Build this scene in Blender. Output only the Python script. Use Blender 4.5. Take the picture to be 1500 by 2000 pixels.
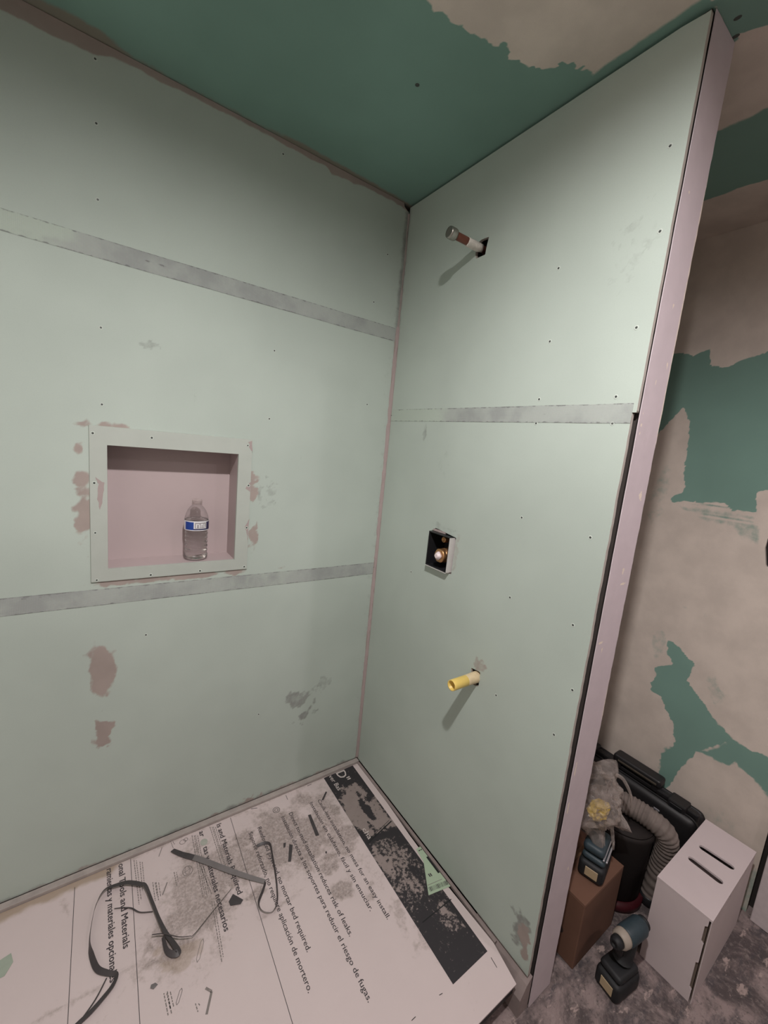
import bpy, bmesh, math, random
import numpy as np
from mathutils import Vector, Matrix, noise as mnoise

random.seed(7)
for _o in list(bpy.data.objects):
    bpy.data.objects.remove(_o)
S = bpy.context.scene
COL = S.collection

# ------------------------------------------------------------------ camera
cam_data = bpy.data.cameras.new('camera')
cam = bpy.data.objects.new('camera', cam_data)
COL.objects.link(cam)
cam_data.sensor_fit = 'HORIZONTAL'
cam_data.sensor_width = 36.0
cam_data.lens = 36.0 * 805.77 / 1500.0          # ultra-wide phone lens, 86 degrees across
cam_data.clip_start = 0.02
right = Vector((0.81926, -0.56533, 0.09599))
down = Vector((-0.01059, -0.18228, -0.98319))
fwd = Vector((0.57332, 0.80447, -0.15532))
M = Matrix((right, -down, -fwd)).transposed().to_4x4()
M.translation = Vector((-0.92561, -1.32013, 1.35099))
cam.matrix_world = M
S.camera = cam

# ------------------------------------------------------------------ world, lights, exposure
S.view_settings.view_transform = 'Standard'
S.view_settings.look = 'None'
S.view_settings.gamma = 1.0
S.view_settings.use_curve_mapping = False
S.view_settings.exposure = 0.48
world = bpy.data.worlds.new('world')
S.world = world
world.use_nodes = True
world.node_tree.nodes['Background'].inputs[0].default_value = (0.9, 0.93, 1.0, 1)
world.node_tree.nodes['Background'].inputs[1].default_value = 0.02   # sealed room: hardly matters

CEIL = 2.2
FLOOR = -0.1
CAN_R, BULB_R, BULB_UP = 0.075, 0.028, 0.030     # recessed cans: bare bulb inside a dark baffle
LAMPS = [((-0.80, -1.22), 62.0, (1.0, 0.95, 0.935)), ((0.38, -2.1), 19.0, (1.0, 0.85, 0.89))]
for (lx, ly), power, colr in LAMPS:
    ld = bpy.data.lights.new('downlight_lamp', 'POINT')
    ld.shadow_soft_size = BULB_R; ld.energy = power; ld.color = colr
    lo = bpy.data.objects.new('downlight_lamp', ld)
    COL.objects.link(lo); lo.location = (lx, ly, CEIL + BULB_UP)

# ------------------------------------------------------------------ measured outlines (metres)
G = {
 'strap_loop': [(-0.972, -0.3922), (-0.947, -0.3826), (-0.9207, -0.3672), (-0.9034, -0.354), (-0.8951, -0.3362), (-0.913, -0.3215), (-0.9337, -0.2993), (-0.946, -0.2596), (-0.9497, -0.232), (-0.9474, -0.1936), (-0.9367, -0.1378), (-0.9156, -0.1012), (-0.8873, -0.1014), (-0.858, -0.1103), (-0.8291, -0.1315), (-0.8162, -0.1456), (-0.8049, -0.2001), (-0.7939, -0.2564), (-0.7825, -0.3006), (-0.7675, -0.3408), (-0.7608, -0.3642), (-0.7742, -0.3604), (-0.7858, -0.3428), (-0.7893, -0.3056)],
 'strap_thin_tail': [(-0.9659, -0.3877), (-0.9373, -0.3607), (-0.9149, -0.3281)],
 'strap_mid': [(-0.8936, -0.1632), (-0.8737, -0.1724), (-0.854, -0.1855), (-0.835, -0.2086), (-0.8051, -0.2242)],
 'strap_wire': [(-0.814, -0.2931), (-0.7874, -0.3068), (-0.7581, -0.3323), (-0.731, -0.3448), (-0.7181, -0.3435), (-0.6676, -0.3113), (-0.6035, -0.2723)],
 'strap_diag': [(-0.7331, -0.0606), (-0.6993, -0.1006), (-0.6615, -0.1413), (-0.6209, -0.1894), (-0.5851, -0.2312), (-0.5493, -0.2696), (-0.511, -0.3063)],
 'strap_hook': [(-0.511, -0.3063), (-0.5256, -0.3261), (-0.5467, -0.3516), (-0.5447, -0.3761), (-0.5233, -0.3938), (-0.5013, -0.3782), (-0.4864, -0.3378), (-0.4751, -0.2918), (-0.4643, -0.2353), (-0.4587, -0.195), (-0.4772, -0.181), (-0.497, -0.18)],
 'scraps': {'tri': [(-0.6024, -0.2868), (-0.5813, -0.318), (-0.5908, -0.3257), (-0.6171, -0.3155), (-0.6184, -0.3016)], 's1': [(-0.301, -0.1539), (-0.2914, -0.1552), (-0.2994, -0.2429), (-0.311, -0.24)], 's2': [(-0.4012, -0.2242), (-0.3925, -0.2327), (-0.4182, -0.2811), (-0.4262, -0.2765)], 's3': [(-0.4174, -0.2116), (-0.4089, -0.213), (-0.4159, -0.2262), (-0.4218, -0.2262)], 's4': [(-0.198, -0.0906), (-0.1951, -0.0967), (-0.223, -0.1217), (-0.228, -0.1172)], 's5': [(-0.3054, -0.3049), (-0.3026, -0.3093), (-0.307, -0.3155), (-0.3096, -0.3106)], 's6': [(-0.8261, -0.3969), (-0.8169, -0.3968), (-0.8121, -0.4035), (-0.8218, -0.4082), (-0.8285, -0.403)]},
 'staples': [[(-0.0483, -0.7981), (-0.0519, -0.8215)], [(-0.2255, -0.7824), (-0.2163, -0.7838)], [(-0.315, -0.7823), (-0.3028, -0.7819)], [(-0.4702, -0.0271), (-0.4488, -0.0348)], [(-0.2488, -0.0302), (-0.2306, -0.0306)], [(-0.338, -0.0318), (-0.3395, -0.053)]],
 'circle_sticker': [(-0.6411, -0.0775)],
 'band_bare': [(-0.131, -0.1059), (-0.067, -0.1062), (-0.0742, -0.2109), (-0.0495, -0.2166), (-0.0423, -0.3195), (-0.0452, -0.3428), (-0.0979, -0.3306), (-0.1235, -0.2883), (-0.1397, -0.334), (-0.1701, -0.2899), (-0.1757, -0.2447), (-0.1724, -0.1566)],
 'dirt': [((-0.7022, -0.2808), 0.08), ((-0.5987, -0.2439), 0.06), ((-0.5057, -0.1985), 0.06), ((-0.7771, -0.3523), 0.07), ((-0.5444, -0.3207), 0.05), ((-0.5393, -0.2364), 0.05), ((-0.3902, -0.1732), 0.04), ((-0.3517, -0.2594), 0.05), ((-0.3351, -0.3543), 0.05), ((-0.3128, -0.4274), 0.05), ((-0.5219, -0.1206), 0.05), ((-0.2152, -0.2869), 0.06), ((-0.2192, -0.1914), 0.05)],
 'smear': [[(-1.0597, -0.3336), (-0.9896, -0.336), (-0.9237, -0.3398)], [(-0.9246, -0.4097), (-0.8686, -0.3618), (-0.8101, -0.2933)], [(-0.8886, -0.3343), (-0.852, -0.3323), (-0.8142, -0.3343)], [(-0.7676, -0.2815), (-0.7095, -0.2456), (-0.6705, -0.2361)], [(-1.0118, -0.0685), (-0.9984, -0.1163)], [(-0.5545, -0.2519), (-0.5194, -0.2418)], [(-0.5545, -0.2519), (-0.4939, -0.2312), (-0.4118, -0.1972), (-0.3037, -0.1524), (-0.2613, -0.1348)], [(-0.5571, -0.3914), (-0.5168, -0.3899), (-0.4273, -0.3779)], [(-0.6753, -0.3264), (-0.6686, -0.3954), (-0.6699, -0.4376)], [(-0.5482, -0.1337), (-0.4853, -0.1341), (-0.4088, -0.1403)]],
 'captions': [[(-0.8377, -0.0338), (-0.8351, -0.1824)], [(-0.8227, -0.0487), (-0.8237, -0.1467)], [(-0.6699, -0.0333), (-0.6786, -0.2531)], [(-0.6602, -0.0387), (-0.6681, -0.2592)], [(-0.6683, -0.1374), (-0.6555, -0.2557)], [(-0.6122, -0.0296), (-0.6081, -0.2209)], [(-0.6022, -0.0352), (-0.5992, -0.226)], [(-0.7962, -0.135), (-0.7957, -0.1951)], [(-0.7877, -0.1399), (-0.7876, -0.1998)], [(-0.7384, -0.1336), (-0.738, -0.18)], [(-0.8021, -0.4283), (-0.799, -0.4763)], [(-0.7948, -0.429), (-0.792, -0.4771)], [(-0.7421, -0.4865), (-0.7399, -0.5054)], [(-0.7329, -0.0219), (-0.7293, -0.0509)], [(-0.6596, -0.2748), (-0.6699, -0.4376)]],
 'icons': {'bit': [(-0.76, -0.156), (-0.7765, -0.1878)], 'nail': [(-0.7589, -0.0307), (-0.7719, -0.059)], 'disc': [(-0.7085, -0.1568), (-0.6983, -0.1387)], 'tape': [(-0.7056, -0.0443), (-0.6923, -0.0415)], 'pencil': [(-0.6996, -0.359), (-0.7232, -0.4056)], 'knife': [(-0.7645, -0.4399), (-0.7798, -0.4671)], 'square': [(-0.7157, -0.4694), (-0.7048, -0.4835), (-0.7241, -0.5202)], 'drill': [(-0.4016, -0.0775), (-0.3844, -0.0747)]},
 'screwsA': [(-0.9148, 2.1592), (-0.9142, 2.029), (-0.9128, 1.8677), (-0.9092, 1.577), (-0.9087, 1.3886), (-0.4673, 2.1594), (-0.4625, 1.6129), (-0.4675, 1.4037), (-0.0771, 2.0148), (-0.1072, 1.4973), (-0.4632, 0.8622), (-0.1167, 1.8473), (-0.4508, 0.3591), (-0.8062, 0.7334)],
 'screwsNiche': [(-0.929, 1.3135), (-0.7958, 1.3139), (-0.5332, 1.3141), (-0.5163, 1.1886), (-0.9271, 1.1845), (-0.9263, 1.0503), (-0.9243, 0.9179), (-0.7955, 0.9195), (-0.6622, 0.9192), (-0.5275, 0.9204), (-0.5232, 1.0512)],
 'screwsB': [(-0.8585, 1.9812), (-0.8688, 1.8247), (-0.6477, 1.8168), (-0.857, 1.6449), (-0.6543, 1.6465), (-0.8403, 1.5056), (-0.6485, 1.5072), (-0.8428, 1.4489), (-0.6501, 1.4471), (-0.6497, 1.2015), (-0.8392, 1.1924), (-0.6505, 0.9793), (-0.835, 0.978), (-0.6536, 0.6888), (-0.8363, 0.6898), (-0.8611, 0.8247), (-0.2242, 0.9193)],
 'holesCeil': [(-0.291, -0.3955), (0.0649, -0.9066), (0.1028, -0.8935)],
 'blobA': [(-0.9157, 0.7051), (-0.9103, 0.6282), (-0.9078, 0.4713), (-0.9156, 0.4223), (-0.2987, 0.3812), (-0.2673, 0.2935), (-0.1953, 0.4105), (-0.8024, 1.5604), (-0.4652, 1.1696), (-0.945, 1.2412), (-0.9536, 1.1608), (-0.938, 1.1064), (-0.9081, 1.33), (-0.8629, 1.3307), (-0.5217, 1.3071), (-0.5327, 1.1931), (-0.5258, 1.0342), (-0.9207, 1.1614), (-0.453, 0.0119), (-0.6885, 1.4328), (-0.1043, 1.8335)],
 'ceilTan': [(-0.431, -0.5891), (-0.3979, -0.55), (-0.3707, -0.5488), (-0.3518, -0.555), (-0.3332, -0.5529), (-0.3068, -0.5624), (-0.2877, -0.5654), (-0.2515, -0.5743), (-0.2229, -0.5744), (-0.2176, -0.5836), (-0.2246, -0.5921), (-0.215, -0.5976), (-0.1846, -0.5759), (-0.1607, -0.5843), (-0.1153, -0.6015), (-0.1032, -0.619), (-0.1029, -0.6338), (-0.0933, -0.6375), (-0.0916, -0.6486), (-0.0855, -0.6649), (-0.0709, -0.6621), (-0.0439, -0.6617), (-0.0272, -0.6699), (-0.0081, -0.6768), (-0.0039, -0.7654), (-0.0002, -0.8859), (-0.0569, -0.9066)],
 'wcG1': [(-0.5511, 1.8061), (-0.5822, 1.8065), (-0.6371, 1.7917), (-0.683, 1.8117), (-0.6951, 1.7531), (-0.7299, 1.7402), (-0.7613, 1.7464), (-0.7835, 1.7631), (-0.8188, 1.7703), (-0.8492, 1.7798), (-1.0382, 1.815), (-1.1204, 1.3686), (-0.9313, 1.3317), (-0.9005, 1.3235), (-0.9142, 1.2553), (-0.8523, 1.2479), (-0.822, 1.2712), (-0.796, 1.2669), (-0.7045, 1.2586), (-0.6685, 1.2456), (-0.6539, 1.2611), (-0.6943, 1.2938), (-0.6948, 1.3201), (-0.6827, 1.3578), (-0.6792, 1.4223), (-0.6781, 1.4651), (-0.668, 1.5495), (-0.6371, 1.6089), (-0.6165, 1.5751), (-0.5792, 1.5179), (-0.5124, 1.4192), (-0.4558, 1.7322)],
 'wcTan1': [(-0.9075, 1.3245), (-0.9313, 1.3317), (-0.9661, 1.1415), (-0.9536, 1.1303), (-0.9144, 1.2475)],
 'wcSmear': [(-0.6693, 1.2412), (-0.7945, 1.275), (-0.8516, 1.2518), (-0.9144, 1.2475), (-0.9578, 1.1393), (-0.9224, 1.138), (-0.8631, 1.1888), (-0.7811, 1.1965), (-0.7279, 1.2119)],
 'wcG2': [(-0.7457, 0.7239), (-0.7744, 0.7135), (-0.7997, 0.6928), (-0.8429, 0.6681), (-0.8377, 0.6282), (-0.8308, 0.5963), (-0.8842, 0.5523), (-0.9354, 0.5014), (-0.9743, 0.4727), (-1.001, 0.4508), (-1.0468, 0.457), (-1.0896, 0.4668), (-1.1326, 0.3722), (-1.0343, 0.3903), (-1.0046, 0.4488), (-0.974, 0.438), (-0.9465, 0.4029), (-0.9065, 0.3505), (-0.8765, 0.2699), (-0.8588, 0.1964), (-0.8332, 0.0935), (-0.813, 0.1598), (-0.8104, 0.2195), (-0.8014, 0.2689), (-0.8303, 0.31), (-0.8408, 0.3472), (-0.8255, 0.3712), (-0.8206, 0.4072), (-0.7948, 0.4399), (-0.7661, 0.4865), (-0.7273, 0.4937), (-0.7185, 0.5189), (-0.7357, 0.5633), (-0.7209, 0.59), (-0.7434, 0.6117), (-0.7789, 0.6369), (-0.7509, 0.6688)],
 'wcG3': [(-0.9131, 0.3585), (-0.9535, 0.394), (-0.9724, 0.4381), (-1.0062, 0.444), (-1.0269, 0.4233), (-1.0532, 0.4369), (-1.0952, 0.4452), (-1.1154, 0.3348), (-1.0929, 0.3511), (-1.0655, 0.37), (-1.0271, 0.3758), (-1.0168, 0.3859), (-0.9998, 0.3609)],
 'wcG4': [(-0.8068, 0.2065), (-0.8119, 0.2985), (-0.8437, 0.3279), (-0.8905, 0.3485), (-0.8574, 0.252), (-0.845, 0.1752), (-0.84, 0.1438)],
}

# ------------------------------------------------------------------ materials
def lin(r, g, b):
    f = lambda c: (c/255/12.92) if c/255 <= 0.04045 else ((c/255+0.055)/1.055)**2.4
    return (f(r), f(g), f(b), 1)

class NT:
    def __init__(s, name):
        s.m = bpy.data.materials.new(name); s.m.use_nodes = True
        s.t = s.m.node_tree; s.t.nodes.clear()
        s.out = s.n('ShaderNodeOutputMaterial')
        s.b = s.n('ShaderNodeBsdfPrincipled')
        s.l(s.b.outputs[0], s.out.inputs[0])
        s.tc = s.n('ShaderNodeTexCoord')
    def n(s, t, **kw):
        x = s.t.nodes.new(t)
        for k, v in kw.items(): setattr(x, k, v)
        return x
    def l(s, a, b): s.t.links.new(a, b)
    def put(s, inp, v):
        if hasattr(v, 'links'): s.l(v, inp)
        else: inp.default_value = v
    def noise(s, scale, detail=4, rough=.55, vec=None, dist=0.0):
        x = s.n('ShaderNodeTexNoise'); x.inputs['Scale'].default_value = scale
        x.inputs['Detail'].default_value = detail; x.inputs['Roughness'].default_value = rough
        x.inputs['Distortion'].default_value = dist
        s.l(vec if vec else s.tc.outputs['Object'], x.inputs['Vector'])
        return x.outputs['Fac']
    def mapped(s, scale, loc=(0,0,0), rot=(0,0,0)):
        x = s.n('ShaderNodeMapping'); x.inputs['Scale'].default_value = scale
        x.inputs['Location'].default_value = loc; x.inputs['Rotation'].default_value = rot
        s.l(s.tc.outputs['Object'], x.inputs['Vector']); return x.outputs[0]
    def math(s, op, a, b=0.0, clamp=False):
        x = s.n('ShaderNodeMath', operation=op, use_clamp=clamp)
        s.put(x.inputs[0], a); s.put(x.inputs[1], b); return x.outputs[0]
    def ramp(s, v, a, b, c=0.0, d=1.0):
        x = s.n('ShaderNodeMapRange'); x.interpolation_type = 'SMOOTHSTEP'
        s.put(x.inputs['Value'], v)
        x.inputs['From Min'].default_value = a; x.inputs['From Max'].default_value = b
        x.inputs['To Min'].default_value = c; x.inputs['To Max'].default_value = d
        return x.outputs[0]
    def mix(s, f, a, b):
        x = s.n('ShaderNodeMix', data_type='RGBA'); s.put(x.inputs[0], f)
        s.put(x.inputs[6], a); s.put(x.inputs[7], b); return x.outputs[2]
    def attr(s, name):
        x = s.n('ShaderNodeAttribute', attribute_name=name); return x.outputs['Fac']
    def bump(s, h, strength=.3, dist=.002):
        x = s.n('ShaderNodeBump'); x.inputs['Strength'].default_value = strength
        x.inputs['Distance'].default_value = dist; s.l(h, x.inputs['Height'])
        s.l(x.outputs[0], s.b.inputs['Normal'])
    def col(s, v): s.put(s.b.inputs['Base Color'], v)
    def set(s, **kw):
        for k, v in kw.items(): s.put(s.b.inputs[k.replace('_', ' ')], v)

def simple(name, c, rough=.6, metal=0.0, var=.12, nscale=60, bump=0.0, **kw):
    t = NT(name)
    n = t.noise(nscale, 4)
    d = tuple(x*(1-var) for x in c[:3]) + (1,); e = tuple(min(1, x*(1+var)) for x in c[:3]) + (1,)
    t.col(t.mix(n, d, e)); t.set(Roughness=rough, Metallic=metal, **kw)
    if bump: t.bump(t.noise(nscale*4, 3), bump, .001)
    return t.m

MAUVE = (0.365, 0.308, 0.28, 1)
TAN = (0.68, 0.60, 0.53, 1)
def board_material(name, green, comp, mottle=.06, SMUDGE_COL=(0.20, 0.20, 0.19, 1)):
    t = NT(name)
    big = t.noise(2.2, 3); fine = t.noise(420, 2); mid = t.noise(38, 5, .62)
    g2 = tuple(c*(1-mottle*1.6) for c in green[:3]) + (1,); g1 = tuple(c*(1+mottle) for c in green[:3]) + (1,)
    base = t.mix(t.ramp(big, .3, .7), g2, g1)
    smudge = t.math('ADD', t.attr('smudge'), t.math('MULTIPLY', t.math('SUBTRACT', mid, .5), .9))
    base = t.mix(t.ramp(smudge, .30, .95, 0, .8), base, SMUDGE_COL)
    c1 = tuple(c*.86 for c in comp[:3]) + (1,)
    cc = t.mix(t.ramp(t.noise(9, 4), .3, .7), c1, comp)
    k = t.math('ADD', t.attr('compound'), t.math('MULTIPLY', t.math('SUBTRACT', mid, .5), .55))
    k = t.ramp(k, .28, .72)
    base = t.mix(k, base, cc)
    base = t.mix(t.attr('core'), base, (0.46, 0.42, 0.38, 1))
    base = t.mix(t.math('MULTIPLY', t.math('SUBTRACT', fine, .5), .25, True), base, (.2, .2, .2, 1))
    t.col(base); t.set(Roughness=.75)
    t.b.inputs['Specular IOR Level'].default_value = .25
    h = t.math('ADD', t.math('MULTIPLY', k, .6), t.math('MULTIPLY', fine, .12))
    t.bump(h, .25, .001)
    return t.m

M_BOARD = board_material('pale green board', (0.44, 0.503, 0.456, 1), MAUVE, .04)
M_DARKBOARD = board_material('deep green board', (0.20, 0.335, 0.285, 1), TAN, .06, (0.25, 0.21, 0.17, 1))
M_TANWALL = simple('dry compound coat', (0.60, 0.575, 0.53, 1), .8, var=.2, nscale=3)
M_MAUVE = simple('mauve compound', (0.36, 0.295, 0.285, 1), .8, var=.08, nscale=12, bump=.1)
M_CORE = simple('dark wall cavity', (0.035, 0.028, 0.025, 1), .9)

t = NT('stud face compound')
mid = t.noise(30, 5); base = t.mix(mid, (0.565, 0.49, 0.52, 1), (0.645, 0.56, 0.59, 1))
k = t.ramp(t.math('ADD', t.attr('scuff'), t.math('MULTIPLY', t.math('SUBTRACT', t.noise(160, 4), .5), .8)), .4, .6)
base = t.mix(k, base, (0.80, 0.70, 0.60, 1)); t.col(base); t.set(Roughness=.75); t.bump(t.noise(60, 4), .15, .002)
M_ENDCAP = t.m

def tape_material(name, along):
    t = NT(name)
    sc1 = [1, 1, 1]
    n = t.noise(7, 5, .6); f = t.noise(300, 2)
    w1 = t.n('ShaderNodeTexWave'); w1.bands_direction = along; w1.inputs['Scale'].default_value = 95; w1.inputs['Distortion'].default_value = .4
    w2 = t.n('ShaderNodeTexWave'); w2.bands_direction = 'Z'; w2.inputs['Scale'].default_value = 95; w2.inputs['Distortion'].default_value = .4
    for w in (w1, w2): t.l(t.tc.outputs['Object'], w.inputs['Vector'])
    grid = t.math('MAXIMUM', w1.outputs['Fac'], w2.outputs['Fac'])
    a = t.mix(t.ramp(n, .40, .62), (0.36, 0.395, 0.37, 1), (0.275, 0.297, 0.288, 1))
    a = t.mix(t.math('MULTIPLY', t.ramp(grid, .6, 1), .35), a, (0.42, 0.44, 0.42, 1))
    fade = t.math('ADD', t.attr('fade'), t.math('MULTIPLY', t.math('SUBTRACT', t.noise(25, 4), .5), .8))
    a = t.mix(t.ramp(fade, .25, .75), a, (0.425, 0.49, 0.43, 1))
    a = t.mix(t.ramp(t.math('MULTIPLY', t.noise(60, 4), t.attr('edge')), .33, .5, 0, .7), a, (0.12, 0.12, 0.12, 1))
    t.col(a); t.set(Roughness=.8); t.bump(grid, .4, .0006)
    return t.m
M_TAPE_X = tape_material('mesh tape on back wall', 'X')
M_TAPE_Y = tape_material('mesh tape on right wall', 'Y')

t = NT('dusty floor')
v = t.mapped((1, 1, 1), rot=(0, 0, .7)); st = t.mapped((9, 26, 9), rot=(0, 0, .75))
a = t.noise(5, 8, .7, dist=.8); b2 = t.noise(1.0, 6, .7, vec=st); c = t.noise(60, 6, .72)
base = t.mix(t.ramp(a, .40, .60), (0.085, 0.068, 0.068, 1), (0.30, 0.235, 0.225, 1))
base = t.mix(t.ramp(b2, .50, .66, 0, .7), base, (0.055, 0.052, 0.060, 1))
base = t.mix(t.ramp(t.noise(1.6, 4, .6, vec=t.mapped((11, 26, 11), rot=(0, 0, .95))), .60, .68, 0, .85), base, (0.46, 0.36, 0.33, 1))
base = t.mix(t.ramp(c, .50, .68, 0, .5), base, (0.36, 0.30, 0.28, 1))
base = t.mix(t.ramp(t.noise(95, 4, .7), .54, .68, 0, .6), base, (0.05, 0.045, 0.045, 1))
t.col(base); t.set(Roughness=.85); t.bump(c, .35, .002)
M_FLOOR = t.m

t = NT('printed white cardboard')
n1 = t.noise(5, 5); n2 = t.noise(75, 7, .74); n3 = t.noise(160, 4, .7)
base = t.mix(n1, (0.61, 0.515, 0.51, 1), (0.69, 0.585, 0.58, 1))
d = t.math('ADD', t.attr('dirt'), t.math('MULTIPLY', t.math('SUBTRACT', n2, .5), 1.3))
base = t.mix(t.ramp(d, .12, .85, 0, .80), base, (0.29, 0.228, 0.20, 1))
base = t.mix(t.ramp(t.math('MULTIPLY', n3, t.attr('dirt')), .20, .42, 0, .6), base, (0.16, 0.14, 0.13, 1))
base = t.mix(t.ramp(t.attr('mud'), .3, .8, 0, .8), base, (0.36, 0.27, 0.19, 1))
t.col(base); t.set(Roughness=.6); t.bump(n2, .12, .001)
M_CARD = t.m

def ink_material(name, ink, bare, wear_attr=False, lo=.60, hi=.70):
    t = NT(name)
    n = t.noise(90, 6, .72); m = t.noise(14, 4, .6)
    v = t.math('ADD', t.math('MULTIPLY', n, .75), t.math('MULTIPLY', m, .25))
    if wear_attr: v = t.math('ADD', v, t.attr('wear'))
    f = t.ramp(v, lo, hi)
    b = t.mix(t.noise(30, 4), tuple(x*.75 for x in bare[:3]) + (1,), bare)
    t.col(t.mix(f, ink, b)); t.set(Roughness=.6)
    return t.m
M_INK = ink_material('black print', (0.06, 0.05, 0.055, 1), (0.45, 0.38, 0.36, 1), lo=.60, hi=.72)
M_INKGREY = ink_material('grey print', (0.22, 0.19, 0.18, 1), (0.55, 0.48, 0.46, 1), lo=.55, hi=.75)
M_BAND = ink_material('worn black band', (0.030, 0.026, 0.030, 1), (0.34, 0.275, 0.26, 1), True, .58, .66)
M_WHITEPRINT = simple('white print', (0.62, 0.55, 0.53, 1), .6)
M_PLASTICDARK = simple('dark strap plastic', (0.06, 0.052, 0.055, 1), .45, var=.35, nscale=25)
M_STRAPGREY = simple('grey strap plastic', (0.17, 0.155, 0.155, 1), .4, var=.3, nscale=20)
M_BLACK = simple('black plastic', (0.014, 0.014, 0.016, 1), .4, var=.3)
M_BLACKROUGH = simple('black tool case plastic', (0.016, 0.015, 0.016, 1), .5, var=.5, nscale=15, bump=.15)
M_CASEDUST = simple('dusty case rib', (0.075, 0.062, 0.045, 1), .7, var=.6, nscale=40)
M_NICHE = simple('grey green flange', (0.42, 0.455, 0.415, 1), .55, var=.08, nscale=14)
M_NICHEIN = simple('mauve niche lining', (0.45, 0.37, 0.37, 1), .55, var=.05, nscale=8)
M_SCREW = simple('dark screw head', (0.06, 0.068, 0.062, 1), .5, .3)
M_SCREWRIM = simple('raised paper rim', (0.52, 0.57, 0.525, 1), .8)
M_COPPER = simple('old copper', (0.17, 0.055, 0.035, 1), .45, .35, var=.4, nscale=70)
M_TEFLON = simple('white thread tape', (0.62, 0.58, 0.53, 1), .8, var=.35, nscale=160, bump=.5)
M_CHROME = simple('dull chrome cap', (0.36, 0.34, 0.31, 1), .28, .9, var=.25)
M_BRASS = simple('brass', (0.48, 0.26, 0.12, 1), .33, .8, var=.25)
M_VALVEWHITE = simple('white cartridge stem', (0.75, 0.64, 0.64, 1), .4)
M_GUARDWHITE = simple('whitish guard side', (0.58, 0.56, 0.54, 1), .5, var=.12, nscale=40)
M_YELLOW = simple('yellow pipe plastic', (0.80, 0.58, 0.16, 1), .4, var=.08)
M_CREAM = simple('taped cream pipe', (0.68, 0.55, 0.35, 1), .6, var=.2, nscale=90)
M_GREENLABEL = simple('pale green sticker', (0.44, 0.545, 0.40, 1), .5, var=.06)
M_WHITEBOX = simple('white foam board', (0.62, 0.535, 0.54, 1), .7, var=.06, nscale=9, bump=.05)
M_BOXSHADE = simple('shaded box inside', (0.15, 0.115, 0.09, 1), .9, var=.4)  # dark colour for the shade seen through the box notches
M_BROWNBOX = simple('brown cardboard', (0.15, 0.075, 0.048, 1), .8, var=.2, nscale=9)
M_TEAL = simple('slate blue tool plastic', (0.030, 0.050, 0.062, 1), .5, var=.3)
M_RUBBER = simple('black rubber', (0.012, 0.013, 0.015, 1), .6, var=.4)
M_TOOLCREAM = simple('cream nose ring', (0.36, 0.31, 0.26, 1), .5)
M_TAGTAN = simple('tan battery tag', (0.45, 0.35, 0.22, 1), .5)
M_STEEL = simple('bright steel rail', (0.55, 0.54, 0.58, 1), .3, .6)
M_HOSE = simple('dusty grey hose', (0.17, 0.14, 0.125, 1), .85, var=.5, nscale=40)
M_TUB = simple('dark brown tub', (0.010, 0.006, 0.005, 1), .8, var=.3)
M_RED = simple('dark red base', (0.06, 0.006, 0.010, 1), .5, var=.3)
M_PANWHITE = simple('shower base acrylic', (0.50, 0.435, 0.42, 1), .4, var=.1)
M_PANEDGE = simple('stained tile flange', (0.40, 0.35, 0.33, 1), .6, var=.3, nscale=30)
M_MORTAR = simple('mortar', (0.28, 0.225, 0.215, 1), .9, var=.3, nscale=25, bump=.4)
M_TRIMWHITE = simple('white painted casing', (0.60, 0.53, 0.535, 1), .5)
M_FIXWHITE = simple('white lamp trim', (0.8, 0.8, 0.78, 1), .5)
M_FOIL = simple('yellow wrapper', (0.72, 0.50, 0.09, 1), .4, var=.5, nscale=60)
M_BEADGREY = simple('greyish corner compound', (0.31, 0.27, 0.255, 1), .85, var=.25, nscale=18)
t = NT('lamp diffuser'); t.col((1, 1, 1, 1)); t.b.inputs['Emission Color'].default_value = (1, .95, .92, 1); t.b.inputs['Emission Strength'].default_value = 4; M_EMIT = t.m

def clear_plastic(name, tint, amt, rough=.08, diff=(.6, .6, .6, 1)):
    t = NT(name)
    tr = t.n('ShaderNodeBsdfTransparent'); tr.inputs[0].default_value = tint
    mx = t.n('ShaderNodeMixShader')
    lw = t.n('ShaderNodeLayerWeight'); lw.inputs[0].default_value = .35
    f = t.math('ADD', t.math('MULTIPLY', lw.outputs['Facing'], amt), amt*.35, True)
    if amt > .5: f = t.math('MULTIPLY', f, t.ramp(t.noise(28, 5, .7), .3, .7, .55, 1.25), True)
    t.l(f, mx.inputs[0]); t.l(tr.outputs[0], mx.inputs[1]); t.l(t.b.outputs[0], mx.inputs[2])
    t.col(diff); t.set(Roughness=rough); t.l(mx.outputs[0], t.out.inputs[0])
    return t.m
M_PET = clear_plastic('clear bottle plastic', (.97, .96, .96, 1), .32, .05, (.30, .27, .27, 1))
M_BAG = clear_plastic('crumpled clear film', (.88, .85, .82, 1), .62, .22, (.52, .46, .43, 1))
t = NT('water'); t.col((1, .99, .985, 1)); t.set(Roughness=0.0); t.b.inputs['IOR'].default_value = 1.33; t.b.inputs['Transmission Weight'].default_value = 1; M_WATER = t.m
M_CAPCLEAR = clear_plastic('frosted bottle cap', (.9, .87, .86, 1), .7, .35, (.55, .47, .46, 1))
M_LABELBLUE = simple('blue label', (0.012, 0.05, 0.28, 1), .35)
M_LABELNAVY = simple('navy label', (0.02, 0.02, 0.08, 1), .35)
M_LABELGREY = simple('grey label panel', (0.30, 0.28, 0.29, 1), .35)
M_LABELWHITE = simple('white label', (0.75, 0.74, 0.76, 1), .35)

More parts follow.
